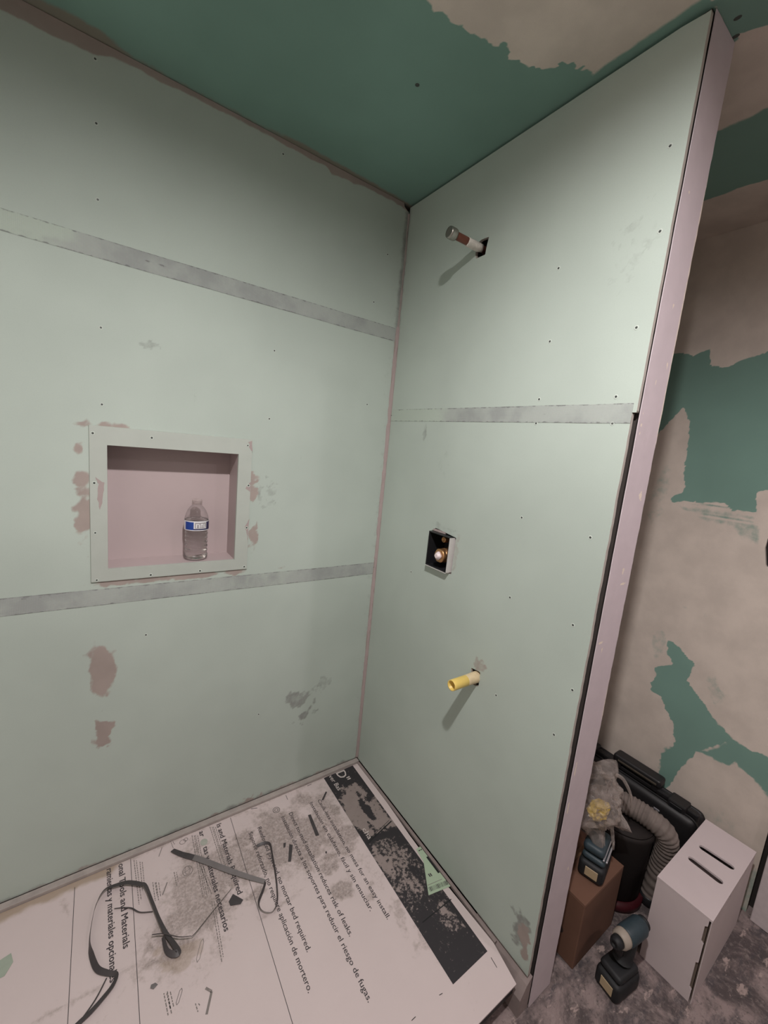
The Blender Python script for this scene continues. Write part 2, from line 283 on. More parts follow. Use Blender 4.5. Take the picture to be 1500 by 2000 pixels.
# ------------------------------------------------------------------ mesh helpers
def link(name, me, mat=None, parent=None):
    o = bpy.data.objects.new(name, me)
    COL.objects.link(o)
    if mat is not None:
        for m in (mat if isinstance(mat, (list, tuple)) else [mat]): me.materials.append(m)
    if parent is not None: o.parent = parent
    return o
def tag(o, label, cat, group=None):
    o['label'] = label; o['category'] = cat
    if group: o['group'] = group
    return o
def structure(o, label=None):
    o['kind'] = 'structure'
    if label: o['label'] = label
    return o
def empty(name, loc=(0, 0, 0), rz=0.0):
    o = bpy.data.objects.new(name, None); COL.objects.link(o)
    o.location = loc; o.rotation_euler = (0, 0, rz); o.empty_display_size = .05
    return o
def mesh_from(name, verts, faces, smooth=False):
    me = bpy.data.meshes.new(name)
    me.from_pydata([tuple(v) for v in verts], [], [tuple(f) for f in faces])
    me.update()
    if smooth:
        me.polygons.foreach_set('use_smooth', [True]*len(me.polygons))
    return me
def bm_obj(name, bm, mat, parent=None, smooth=False):
    me = bpy.data.meshes.new(name)
    bmesh.ops.recalc_face_normals(bm, faces=bm.faces)
    bm.to_mesh(me); bm.free()
    if smooth: me.polygons.foreach_set('use_smooth', [True]*len(me.polygons))
    return link(name, me, mat, parent)
def add_box(bm, a, b, bevel=0.0, seg=2, mi=0):
    a, b = Vector(a), Vector(b)
    r = bmesh.ops.create_cube(bm, size=1)
    vs = r['verts']
    for v in vs:
        v.co = Vector(((a[i]+b[i])/2 + v.co[i]*(b[i]-a[i]) for i in range(3)))
    fs = set(f for v in vs for f in v.link_faces)
    for f in fs: f.material_index = mi
    if bevel:
        es = list(set(e for v in vs for e in v.link_edges))
        bmesh.ops.bevel(bm, geom=es, offset=bevel, segments=seg, affect='EDGES', profile=.5)
def box(name, a, b, mat, parent=None, bevel=0.0, seg=2):
    bm = bmesh.new(); add_box(bm, a, b, bevel, seg)
    return bm_obj(name, bm, mat, parent)
def lathe(name, prof, mat, parent=None, seg=28, axis='Z', loc=(0, 0, 0), smooth=True, wob=None):
    """prof: list of (radius, height)"""
    vs, fs = [], []
    for (r, h) in prof:
        for k in range(seg):
            a = 2*math.pi*k/seg
            rr = r if wob is None else r*wob(a, h)
            p = (rr*math.cos(a), rr*math.sin(a), h)
            if axis == 'X': p = (h, rr*math.cos(a), rr*math.sin(a))
            vs.append((p[0]+loc[0], p[1]+loc[1], p[2]+loc[2]))
    for i in range(len(prof)-1):
        for k in range(seg):
            a, b = i*seg+k, i*seg+(k+1) % seg
            fs.append((a, b, b+seg, a+seg))
    fs.append(tuple(range(seg))[::-1]); fs.append(tuple(range((len(prof)-1)*seg, len(prof)*seg)))
    me = mesh_from(name, vs, fs, smooth)
    if smooth:
        for p in me.polygons:
            if len(p.vertices) > 4: p.use_smooth = False
    o = link(name, me, mat, parent)
    bm = bmesh.new(); bm.from_mesh(me); bmesh.ops.recalc_face_normals(bm, faces=bm.faces); bm.to_mesh(me); bm.free()
    return o
def catmull(P, n=6):
    P = [np.array(p, float) for p in P]; out = []
    for i in range(len(P)-1):
        p0, p1, p2, p3 = P[max(i-1, 0)], P[i], P[i+1], P[min(i+2, len(P)-1)]
        for k in range(n):
            t = k/n
            out.append(.5*((2*p1)+(-p0+p2)*t+(2*p0-5*p1+4*p2-p3)*t*t+(-p0+3*p1-3*p2+p3)*t**3))
    out.append(P[-1]); return out
def tube_bm(bm, pts, rad, seg=8):
    pts = [Vector(p) for p in pts]; rings = []
    up = Vector((0, 0, 1))
    for i, p in enumerate(pts):
        d = (pts[min(i+1, len(pts)-1)]-pts[max(i-1, 0)]).normalized()
        s = d.cross(up)
        if s.length < 1e-3: s = d.cross(Vector((1, 0, 0)))
        s.normalize(); u = s.cross(d)
        r = rad(i/(len(pts)-1)) if callable(rad) else rad
        rings.append([bm.verts.new(p+s*math.cos(2*math.pi*k/seg)*r+u*math.sin(2*math.pi*k/seg)*r) for k in range(seg)])
    for a, b in zip(rings, rings[1:]):
        for k in range(seg): bm.faces.new((a[k], a[(k+1) % seg], b[(k+1) % seg], b[k]))
    bm.faces.new(rings[0][::-1]); bm.faces.new(rings[-1])

# --- 2-D value noise and distances for the hand-made marks on the boards
_rng = np.random.RandomState(11); _lat = _rng.rand(256, 256)
def vnoise(x, y):
    xi, yi = np.floor(x).astype(int), np.floor(y).astype(int)
    fx, fy = x-xi, y-yi; fx = fx*fx*(3-2*fx); fy = fy*fy*(3-2*fy)
    g = lambda a, b: _lat[a % 256, b % 256]
    return (g(xi, yi)*(1-fx)+g(xi+1, yi)*fx)*(1-fy)+(g(xi, yi+1)*(1-fx)+g(xi+1, yi+1)*fx)*fy
def fbm(x, y, s, oct=4):
    r, a, tot = 0, 1, 0
    for o in range(oct):
        r = r+a*vnoise(x*s*2**o+17.3*o, y*s*2**o-9.1*o); tot += a; a *= .55
    return r/tot-.5
def sdist(poly, x, y):
    d = np.full(x.shape, 1e9); ins = np.zeros(x.shape, bool); n = len(poly)
    for i in range(n):
        ax, ay = poly[i]; bx, by = poly[(i+1) % n]
        ex, ey = bx-ax, by-ay
        t = np.clip(((x-ax)*ex+(y-ay)*ey)/max(ex*ex+ey*ey, 1e-12), 0, 1)
        d = np.minimum(d, (x-ax-t*ex)**2+(y-ay-t*ey)**2)
        c = ((ay > y) != (by > y))
        if ay != by: ins ^= c & (x < (bx-ax)*(y-ay)/(by-ay)+ax)
    return np.where(ins, -1, 1)*np.sqrt(d)
def segdist(P, x, y):
    d = np.full(x.shape, 1e9)
    for (ax, ay), (bx, by) in zip(P, P[1:]):
        ex, ey = bx-ax, by-ay
        t = np.clip(((x-ax)*ex+(y-ay)*ey)/max(ex*ex+ey*ey, 1e-12), 0, 1)
        d = np.minimum(d, (x-ax-t*ex)**2+(y-ay-t*ey)**2)
    return np.sqrt(d)
def soft(d, w): return np.clip(.5-d/(2*w), 0, 1)
def blob(x, y, c, rx, ry, n=.4, s=40):
    r = np.sqrt(((x-c[0])/rx)**2+((y-c[1])/ry)**2)+n*4.5*fbm(x+c[0]*3, y, s, 5)
    return np.clip((1.15-r)*1.6, 0, 1)

def sheet(name, u, v, to3d, mat, attrs, flip=False, holes=(), thick=None, parent=None, warp=None):
    """a gridded board: u, v are grid lines, to3d maps them to space, attrs(U, V) gives its marks,
    holes are outlines cut out of it and thick is the vector to its other face"""
    U, V = np.meshgrid(u, v, indexing='ij')
    if warp: U, V = warp(U, V)
    nu, nv = U.shape
    idx = np.arange(nu*nv).reshape(nu, nv)
    quads = np.stack([idx[:-1, :-1], idx[1:, :-1], idx[1:, 1:], idx[:-1, 1:]], -1).reshape(-1, 4)
    uu, vv = U.ravel().copy(), V.ravel().copy()
    for h in holes:
        cx, cy = uu[quads].mean(1), vv[quads].mean(1)
        inside = sdist(h, cx, cy) < 0
        rim = np.intersect1d(np.unique(quads[inside]), np.unique(quads[~inside]))
        quads = quads[~inside]
        for r in rim:
            p = Vector((uu[r], vv[r])); best = None
            for i in range(len(h)):
                a, b = Vector(h[i]), Vector(h[(i+1) % len(h)])
                t = max(0, min(1, (p-a).dot(b-a)/max((b-a).length_squared, 1e-12)))
                q = a+(b-a)*t
                if best is None or (q-p).length < (best-p).length: best = q
            uu[r], vv[r] = best.x, best.y
    if flip: quads = quads[:, ::-1]
    X = to3d(uu, vv); A = attrs(uu, vv)
    core = np.zeros(len(uu))
    if thick is not None:
        e = np.concatenate([quads[:, [k, (k+1) % 4]] for k in range(4)])
        key = e[:, 0].astype(np.int64)*len(uu)+e[:, 1]; rkey = e[:, 1].astype(np.int64)*len(uu)+e[:, 0]
        bd = e[~np.isin(key, rkey)]
        bv = np.unique(bd); n0 = len(uu)
        m1 = np.full(n0, -1); m1[bv] = n0+np.arange(len(bv)); m2 = m1.copy(); m2[bv] += len(bv)
        X = np.concatenate([X, X[bv], X[bv]+np.array(thick)])
        quads = np.concatenate([quads, np.stack([m1[bd[:, 1]], m1[bd[:, 0]], m2[bd[:, 0]], m2[bd[:, 1]]], -1)])
        core = np.concatenate([core, np.ones(2*len(bv))])
        A = {k: np.concatenate([a, np.zeros(2*len(bv))]) for k, a in A.items()}
    used = np.unique(quads); rm = np.full(len(X), -1); rm[used] = np.arange(len(used))
    quads = rm[quads]; X = X[used]; core = core[used]
    me = bpy.data.meshes.new(name)
    me.vertices.add(len(X)); me.vertices.foreach_set('co', X.astype(np.float32).ravel())
    me.loops.add(quads.size); me.loops.foreach_set('vertex_index', quads.astype(np.int32).ravel())
    me.polygons.add(len(quads))
    me.polygons.foreach_set('loop_start', np.arange(0, quads.size, 4, dtype=np.int32))
    me.update(calc_edges=True); me.validate()
    A = {k: a[used] for k, a in A.items()}; A['core'] = core
    for k, a in A.items():
        at = me.attributes.new(k, 'FLOAT', 'POINT'); at.data.foreach_set('value', a.astype(np.float32))
    return link(name, me, mat, parent)
def lines(a, b, step): return np.linspace(a, b, max(2, int(round(abs(b-a)/step))+1))

# ------------------------------------------------------------------ the setting
flo = box('floor', (-1.6, -3.65, FLOOR-.05), (1.0, .2, FLOOR), M_FLOOR)
structure(flo, 'dusty blotched pinkish brown floor')
XL, YF = -1.53, -3.6

G['ceilTan'] = [(-.47, -.66), (-.43, -.60)]+G['ceilTan'][1:-1]+[(.012, -.90), (.012, -2.4), (-.62, -2.5), (-.70, -1.5), (-.66, -.95)]
def ceil_marks(x, y):
    n = fbm(x, y, 22, 5); n2 = fbm(x+5, y, 70, 4)
    d = sdist(G['ceilTan'], x, y)
    brush = np.where((x > -.20) & (x < -.02), .022, .008)
    a = soft(d+n2*brush*2, .004)
    # beyond the stud wall: pale coat, green strip, pale coat
    xs = x+n*.02+.03*fbm(x*0, y, 6, 2)
    b = np.where(x > .05, 1.0, 0)*1.0
    strip = soft(.345-xs, .012)*soft(xs-.64, .008)
    corner = soft(-.892-y+n*.03, .004)*soft(x-.113+n*.02, .004)*soft(-.02-x, .01)
    corner = np.maximum(corner, soft(sdist([(.0, -.885), (.104, -.892), (.107, -.918), (.125, -.945), (.16, -.985), (.16, -1.3), (.0, -1.3)], x, y)+n2*.012, .003))
    b = np.where(x > .05, 1-strip, 0)
    b = np.minimum(b, 1-corner)
    near = (x < .05) & (y < -.56)
    comp = np.maximum(a, b)
    comp = np.where((y < -.91) & (x < .02), np.maximum(comp, soft(d, .004)), comp)
    comp = np.where((y < -.915) & (x < 0), 1.0, comp)
    comp = np.where((x > -.012) & (x < .05) & (y < -.685), 1.0, comp)
    comp = np.minimum(comp, 1-corner)
    # filler along the joint with the back wall
    w = np.interp(x, [-1.53, -1.02, -.90, -.86, -.6, -.45, -.33, -.25, -.1, 0], [.05, .035, .035, .012, .012, .02, .022, .014, .012, .006])
    jo = soft(-y-w+n*.012, .012)*(x < .02)
    jo = jo*np.interp(x, [-.9, -.84, -.5, -.4], [1, .55, .6, 1])
    return dict(compound=np.maximum(comp, jo*0), smudge=np.maximum(soft(-y-.012+n*.02, .012)*.55*(x < 0), jo*1.1), )
ce = sheet('ceiling', np.concatenate([lines(-1.6, -1.15, .03)[:-1], lines(-1.15, .92, .006)]),
           np.concatenate([lines(-3.65, -2.25, .05)[:-1], lines(-2.25, -1.95, .015)[:-1], lines(-1.95, -1.35, .05)[:-1], lines(-1.35, .15, .006)]),
           lambda u, v: np.stack([u, v, np.full_like(u, CEIL)], -1), M_DARKBOARD, ceil_marks, flip=True,
           holes=[[(L[0][0]+(CAN_R+.004)*math.cos(a*math.pi/16), L[0][1]+(CAN_R+.004)*math.sin(a*math.pi/16)) for a in range(32)] for L in LAMPS])
structure(ce, 'ceiling of deep green board with pale ragged compound coat')
for i, (hx, hy) in enumerate(G['holesCeil']):
    r = .0055 if i == 0 else .0045
    bm = bmesh.new(); bmesh.ops.create_uvsphere(bm, u_segments=10, v_segments=6, radius=r, matrix=Matrix.Translation((hx, hy, CEIL)) @ Matrix.Diagonal((1, 1.5 if i else 1, .25, 1)))
    bm_obj('screw', bm, M_SCREW, ce)

# back wall (long green wall)
wb = box('wall_back', (-1.6, .118, FLOOR), (1.0, .16, CEIL+.02), M_CORE)
structure(wb, 'long pale green board wall with niche and taped seams')
CB = G['blobA']
def back_marks(x, z):
    n = fbm(x, z, 30, 5); n2 = fbm(x+3, z, 90, 4); s = np.zeros_like(x); c = np.zeros_like(x)
    mx = np.maximum
    c = mx(c, blob(x, z, (-.913, .655), .036, .085, .35, 30)); c = mx(c, blob(x, z, (-.912, .45), .026, .052, .45, 34))
    c = mx(c, .8*blob(x, z, (-.950, 1.14), .030, .12, .6, 26)); c = mx(c, .72*blob(x, z, (-.905, 1.335), .06, .02, .5, 30))
    c = mx(c, .8*blob(x, z, (-.515, 1.19), .025, .045, .6, 40)); c = mx(c, .7*blob(x, z, (-.50, 1.02), .018, .05, .6, 40))
    c = mx(c, .75*blob(x, z, (-.70, .905), .25, .012, .5, 30))
    s = mx(s, .75*blob(x, z, (-.297, .375), .050, .036, .9, 34)); s = mx(s, .8*blob(x, z, (-.268, .293), .040, .028, .6, 40))
    s = mx(s, .55*blob(x, z, (-.20, .415), .035, .03, 1.0, 40)); s = mx(s, .6*blob(x, z, (-.80, 1.562), .035, .014, .7, 60))
    s = mx(s, .55*blob(x, z, (-.46, 1.165), .025, .035, 1.2, 60)); s = mx(s, .4*blob(x, z, (-.6885, 1.433), .006, .03, .6, 60))
    s = mx(s, .35*blob(x, z, (-.35, 1.30), .006, .04, .6, 60)); s = mx(s, .3*blob(x, z, (-.43, .95), .015, .02, .9, 60))
    # corner filler: mauve below, greyish above
    cw = .010+.008*fbm(z, z*0, 9, 3)
    low = soft(-x-cw, .004)*soft(z-1.79+n*.03, .01)*(1-.0)
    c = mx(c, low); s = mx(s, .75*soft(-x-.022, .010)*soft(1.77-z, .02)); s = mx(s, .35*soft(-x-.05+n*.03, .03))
    # joint with the ceiling
    w = np.interp(x, [-1.53, -1.05, -.92, -.88, -.7, -.5, -.40, -.33, -.31, -.24, -.2, -.08, 0], [.036, .034, .03, .016, .012, .010, .014, .012, .026, .018, .012, .010, .02])
    c = mx(c, .95*soft((2.196-z)-w+n*.012, .006))
    # grey smear along the foot of the wall over the pan
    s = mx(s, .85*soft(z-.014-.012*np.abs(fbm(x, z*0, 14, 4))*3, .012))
    c = mx(c, .8*blob(x, z, (-.455, .014), .05, .026, .7, 30)); c = mx(c, .6*soft(z-.014+n*.03, .008))
    st = np.abs(vnoise(x*16, z*.7)-.5)
    s = mx(s, .20*soft(st-.06, .05)*soft(1.65-z, .25))
    return dict(compound=c, smudge=s)
NX = (-.9, -.558, .945, 1.287)
niche_hole = [(NX[0], NX[2]), (NX[1], NX[2]), (NX[1], NX[3]), (NX[0], NX[3])]
def back_board(z0, z1, holes=()):
    return sheet('drywall_board', np.concatenate([lines(XL, -1.2, .02)[:-1], lines(-1.2, -.002, .0055)]), lines(z0, z1, .0055),
                 lambda u, v: np.stack([u, .0008*np.sin(u*5)*0, v], -1), M_BOARD, back_marks, holes=holes, thick=(0, .012, 0), parent=wb)
bA = [back_board(.0088, .868), back_board(.870, 1.762, [niche_hole]), back_board(1.764, 2.1985, [[(-.030, 2.21), (-.024, 2.187), (.004, 2.172), (.01, 2.21)]])]
box('drywall_board', (.115, 0, FLOOR), (.89, .012, CEIL), M_TANWALL, wb)

# mesh joint tape
def tape(u0, u1, z0, z1, wall, fadef, seam_dark):
    us = lines(u0, u1, .008); vs = lines(z0, z1, .004)
    def at(u, v):
        e = np.clip(1-np.minimum(v-z0, z1-v)/.010, 0, 1)
        return dict(fade=fadef(u, v), edge=np.maximum(e*.9, seam_dark(u, v)))
    def warp(U, V): return U, V+.002*fbm(U, V*0+z0, 9, 3)*(1+0*V)
    if wall is wb:
        return sheet('joint_tape', us, vs, lambda u, v: np.stack([u, np.full_like(u, -.0007), v], -1), M_TAPE_X, at, thick=(0, .0006, 0), parent=wall, warp=warp)
    return sheet('joint_tape', us, vs, lambda u, v: np.stack([np.full_like(u, -.0007), u, v], -1), M_TAPE_Y, at, flip=True, thick=(.0006, 0, 0), parent=wall, warp=warp)
tape(-1.53, -.012, 1.738, 1.784, wb, lambda u, v: np.interp(u, [-1.2, -1.0, -.93, -.45, -.3, -.1], [.9, .55, 0, .05, .25, 0])+soft(1.755-v, .004)*np.interp(u, [-1.1, -.95, -.9], [.6, .4, 0])*.5,
     lambda u, v: soft(np.abs(v-1.763)-.003, .003)*soft(np.abs(u+.79)-.04, .02))
tape(-1.53, -.012, .843, .890, wb, lambda u, v: np.interp(u, [-1.02, -.85, -.55, -.4, -.25, -.1], [0, .05, .35, .45, .1, .1]),
     lambda u, v: soft(np.abs(v-.884)-.003, .003)*np.interp(u, [-1.1, -.75, -.6], [1, .8, 0]))
def bead(name, z0, z1, w, mat, parent):
    vs, fs = [], []
    zs = lines(z0, z1, .02)
    for i, z in enumerate(zs):
        a = w*(.7+1.2*random.random()); b = w*(.6+1.0*random.random())
        vs += [(-a-.002, -.0004, z), (-.0035, -.0035-.001*random.random(), z), (-.0004, -b-.001, z), (0, 0, z)]
    for i in range(len(zs)-1):
        for k in range(4):
            fs.append((4*i+k, 4*i+(k+1) % 4, 4*i+4+(k+1) % 4, 4*i+4+k))
    return link(name, mesh_from(name, vs, fs), mat, parent)
bead('corner_compound', .012, 1.79, .006, M_MAUVE, wb)
bead('corner_compound', 1.79, 2.17, .003, M_BEADGREY, wb)

def screw_mesh():
    bm = bmesh.new(); seg = 10
    def ring(r, h): return [bm.verts.new((r*math.cos(2*math.pi*k/seg), r*math.sin(2*math.pi*k/seg), h)) for k in range(seg)]
    a, b, c = ring(.0062, .0001), ring(.0046, .0009), ring(.0032, .0004)
    for p, q in ((a, b), (b, c)):
        for k in range(seg): bm.faces.new((p[k], p[(k+1) % seg], q[(k+1) % seg], q[k]))
    f = bm.faces.new(c); f.material_index = 1
    me = bpy.data.meshes.new('screw'); bm.to_mesh(me); bm.free()
    me.materials.append(M_SCREWRIM); me.materials.append(M_SCREW); return me
SCREW = screw_mesh()
def screw(loc, normal, parent, s=1.0):
    o = bpy.data.objects.new('screw', SCREW); COL.objects.link(o); o.parent = parent
    o.location = loc; o.rotation_euler = Vector(normal).to_track_quat('Z', 'Y').to_euler(); o.scale = (s, s, s)
for x, z in G['screwsA']: screw((x, -.0001, z), (0, -1, 0), bA[0 if z < .869 else (1 if z < 1.763 else 2)], .75)

# right wall (short plumbing wall) with its stud end
wr = empty('wall_right', (0, 0, 0)); structure(wr, 'short pale green board wall with shower pipes and mauve stud end')
def right_marks(y, z):
    n = fbm(y, z, 30, 5); c = np.zeros_like(y); s = np.zeros_like(y); mx = np.maximum
    s = mx(s, .55*blob(y, z, (-.215, 1.42), .010, .035, .5, 40)); s = mx(s, .42*blob(y, z, (-.82, 1.80), .03, .06, 1.3, 60))
    s = mx(s, .8*blob(y, z, (-.845, .115), .028, .05, .8, 34)); c = mx(c, .75*blob(y, z, (-.855, .10), .02, .05, .7, 40))
    s = mx(s, .5*blob(y, z, (-.365, 1.112), .07, .010, .8, 40)); s = mx(s, .35*blob(y, z, (-.33, 1.32), .02, .05, 1.2, 40))
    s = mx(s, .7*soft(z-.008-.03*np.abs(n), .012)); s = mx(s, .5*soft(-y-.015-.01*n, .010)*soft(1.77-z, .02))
    c = mx(c, soft(-y-.008, .003)*soft(z-1.79, .01))
    s = mx(s, .30*soft((2.192-z)-.02+n*.06, .02))
    c = mx(c, .55*blob(y, z, (-.575, .735), .03, .02, .7, 40)); c = mx(c, .45*blob(y, z, (-.43, 1.05), .012, .06, .6, 40))
    return dict(compound=c, smudge=s)
hole_up = [(-.4025, 1.967), (-.398, 1.943), (-.396, 1.922), (-.361, 1.921), (-.356, 1.935), (-.3585, 1.962), (-.372, 1.969)]
hole_valve = [(-.423, 1.092), (-.421, .972), (-.306, .968), (-.3035, 1.087), (-.325, 1.103)]
hole_low = [(-.5875, .7245), (-.5885, .678), (-.570, .673), (-.556, .680), (-.5525, .720)]
r_up = sheet('drywall_board', lines(-.8882, -.001, .0045), lines(1.472, 2.192, .0045), lambda u, v: np.stack([0*u, u, v], -1), M_BOARD,
             right_marks, flip=True, holes=[hole_up], thick=(.0095, 0, 0), parent=wr, warp=lambda U, V: (U+.0012*fbm(V, U*0, 30, 4)*(U < -.88), V-.004*soft(U+.86, .02)*(V > 2.18)))
r_lo = sheet('drywall_board', lines(-.8800, -.001, .0045), lines(.006, 1.470, .0045), lambda u, v: np.stack([0*u, u, v], -1), M_BOARD,
             right_marks, flip=True, holes=[hole_valve, hole_low], thick=(.0095, 0, 0), parent=wr, warp=lambda U, V: (U+.003*fbm(V, U*0, 20, 4)*(U < -.872), V))
tape(-.880, -.012, 1.4495, 1.4915, wr, lambda u, v: np.interp(u, [-.5, -.33, -.25, -.13], [0, .3, .8, 1.1]), lambda u, v: soft(np.abs(v-1.4705)-.002, .002)*np.interp(u, [-.8, -.7, -.4, -.3], [.5, 1, 1, 0]))
for y, z in G['screwsB']: screw((-.0001, y, z), (-1, 0, 0), r_up if z > 1.471 else r_lo, .82)
box('drywall_board', (.100, -.885, FLOOR), (.1125, -.001, CEIL), M_TANWALL, wr)
box('gap_blocker', (.011, -.884, CEIL-.035), (.099, -.002, CEIL-.0006), M_CORE, wr)  # dark plate added to block the gap under the ceiling and keep it dark
for y0, y1 in ((-.884, -.846), (-.672, -.634), (-.04, -.002)):
    box('stud', (.016, y0, FLOOR+.002), (.099, y1, CEIL-.0355), M_CORE, wr)
def cap_marks(x, z):
    c = np.zeros_like(x)
    for px, pz, rx, rz in ((.045, 1.905, .003, .003), (.095, 1.585, .004, .012), (.058, 1.54, .002, .010), (.088, 1.30, .008, .010), (.095, 1.29, .012, .003), (.075, 1.12, .006, .010),
                           (.085, 1.09, .012, .003), (.035, .95, .016, .003), (.045, .93, .004, .006), (.03, 1.45, .002, .03), (.028, .62, .003, .03), (.027, .52, .003, .02), (.09, .30, .004, .01), (.07, 1.70, .003, .004)):
        c = np.maximum(c, .95*blob(x, z, (px, pz), rx, rz, .5, 120))
    e = soft(.1115-x+.002*fbm(z, z*0, 60, 4), .0012)
    c = np.maximum(c, e*np.interp(z, [.5, .7, .78, .85, 1.4, 1.5, 1.75, 1.95, 2.0], [.15, .15, 1, .3, .4, .9, 1, .8, 0]))
    return dict(scuff=c)
capo = sheet('end_cap', lines(.0165, .115, .003), lines(FLOOR+.001, CEIL-.001, .006), lambda u, v: np.stack([u, -.889+.0009*fbm(u*3, v, 8, 3), v], -1), M_ENDCAP, cap_marks, thick=(0, .0015, 0), parent=wr,
             warp=lambda U, V: (U+.004*fbm(V, V*0, 45, 4)*(U > .112)+.0015*fbm(V, V*0+4, 25, 3)*(U < .018), V))
# rough mortar sill that fills the space between pan and board
vs, fs = [], []
ys = lines(-.886, -.70, .01)
for i, y in enumerate(ys):
    k = random.random()*.004
    vs += [(-.028, y, -.045+k), (-.006, y, -.012+k), (.0145, y, .004+k*.3), (.0145, y, FLOOR+.001), (-.028, y, FLOOR+.001)]
for i in range(len(ys)-1):
    for k in range(5): fs.append((5*i+k, 5*i+(k+1) % 5, 5*i+5+(k+1) % 5, 5*i+5+k))
fs += [(0, 1, 2, 3, 4), tuple(5*(len(ys)-1)+k for k in (4, 3, 2, 1, 0))]
link('mortar_fillet', mesh_from('mortar_fillet', vs, fs), M_MORTAR, wr)

# far wall beyond the short wall
def far_marks(y, z):
    n = fbm(y, z, 26, 5); n2 = fbm(y+4, z, 80, 4); mx = np.maximum
    g = soft(sdist(G['wcG1'], y, z)+n2*.012, .003)
    g = np.minimum(g, 1-soft(sdist(G['wcTan1'], y, z)+n2*.012, .003))
    sm = soft(sdist(G['wcSmear'], y, z)+n*.03, .012)
    streak = vnoise(y*6, z*140)
    g = mx(g*(1-sm*.3), sm*np.clip(.15+.55*streak*(z > 1.21)+.32*(z <= 1.21), 0, 1))
    for k in ('wcG2', 'wcG3', 'wcG4'): g = mx(g, soft(sdist(G[k], y, z)+n2*.016, .004 if k == 'wcG2' else .010))
    g = mx(g, soft(sdist([(-.93, .505), (-1.0, .462), (-1.14, .44), (-1.14, .335), (-1.06, .372), (-1.015, .392), (-.985, .432)], y, z)+n2*.014, .006))
    g = mx(g, .42*blob(y, z, (-.92, .60), .05, .09, .4, 14)); g = mx(g, .40*blob(y, z, (-.72, .68), .025, .08, .4, 14)); g = mx(g, .30*blob(y, z, (-.80, .86), .12, .02, .4, 14))
    g = mx(g, .33*blob(y, z, (-1.02, .08), .07, .16, .4, 9)); g = mx(g, .5*blob(y, z, (-1.13, -.02), .02, .16, .4, 9)); g = mx(g, .4*blob(y, z, (-.62, 1.30), .05, .14, .4, 12))
    return dict(compound=1-g, smudge=.25*soft(np.abs(2.2-z)-.004, .006))
wf = sheet('wall_far', lines(0, -1.133, .006), lines(FLOOR, CEIL, .006), lambda u, v: np.stack([np.full_like(u, .89), u, v], -1), M_DARKBOARD, far_marks,
           holes=[[(-.957, 1.180), (-.956, 1.143), (-.969, 1.083), (-1.03, 1.078), (-1.03, 1.19)]], thick=(.012, 0, 0))
structure(wf, 'far wall of deep green board under ragged tan compound')
box('wall_cavity', (.93, -3.6, FLOOR), (.96, .1, CEIL), M_CORE, wf)
box('wall_far_return', (.89, -3.6, FLOOR), (.90, -1.152, CEIL), M_TANWALL, wf)
structure(box('trim_1', (.868, -1.245, FLOOR+.001), (.8895, -1.1485, 2.05), M_TRIMWHITE, None, .002), 'white casing board at the right edge beside the far wall')
structure(box('wall_left', (XL-.06, -3.65, FLOOR), (XL, .1, CEIL), M_TANWALL), 'left wall outside the picture')
structure(box('wall_front', (-1.6, YF-.06, FLOOR), (1.0, YF, CEIL), M_TANWALL), 'wall behind the camera')

# ceiling downlights (outside the frame): a dark can, a trim ring and a bulb each
for i, ((lx, ly), power, colr) in enumerate(LAMPS):
    o = empty('ceiling_downlight', (lx, ly, CEIL))
    tag(o, ['recessed ceiling downlight above the front of the shower', 'recessed ceiling downlight over the room behind the camera'][i], 'ceiling light')
    def turned(name, prof, mat, seg=32):
        bm = bmesh.new()
        rings = [[bm.verts.new((r*math.cos(2*math.pi*k/seg), r*math.sin(2*math.pi*k/seg), h)) for k in range(seg)] for r, h in prof]
        for a, b in zip(rings, rings[1:]):
            for k in range(seg): bm.faces.new((a[k], a[(k+1) % seg], b[(k+1) % seg], b[k]))
        return bm_obj(name, bm, mat, o)
    turned('trim_ring', [(CAN_R, .002), (CAN_R, -.003), (CAN_R+.018, -.002), (CAN_R+.020, 0)], M_FIXWHITE)
    turned('can', [(CAN_R, -.002), (CAN_R, .110), (.012, .112), (.012, .085), (.014, .060)], M_BLACK)

# ------------------------------------------------------------------ shower niche
ni = empty('shower_niche', (-.729, 0, 1.116)); tag(ni, 'square recessed shower niche with grey green flange and mauve lining', 'niche')
IM = Matrix.Translation((.729, 0, -1.116))
def loc_obj(o, off=(.729, 0, -1.116)):
    o.data.transform(Matrix.Translation(off)); return o
ox0, ox1, oz0, oz1 = -.938, -.5175, .911, 1.334
bm = bmesh.new()
def frame_ring(x0, x1, z0, z1, y): return [bm.verts.new(p) for p in ((x0, y, z0), (x1, y, z0), (x1, y, z1), (x0, y, z1))]
R1 = frame_ring(ox0, ox1, oz0, oz1, -.0003); R2 = frame_ring(ox0+.0015, ox1-.0015, oz0+.0015, oz1-.0015, -.005)
R3 = frame_ring(NX[0]+.0015, NX[1]-.0015, NX[2]+.0015, NX[3]-.0015, -.005); R4 = frame_ring(NX[0]+.002, NX[1]-.002, NX[2]+.002, NX[3]-.002, 0.004)
for a, b in ((R1, R2), (R2, R3), (R3, R4)):
    for k in range(4): bm.faces.new((a[k], a[(k+1) % 4], b[(k+1) % 4], b[k]))
fl = bm_obj('flange', bm, M_NICHE, ni); loc_obj(fl)
ND = .090
x0, x1, z0, z1 = NX[0]+.002, NX[1]-.002, NX[2]+.002, NX[3]-.002
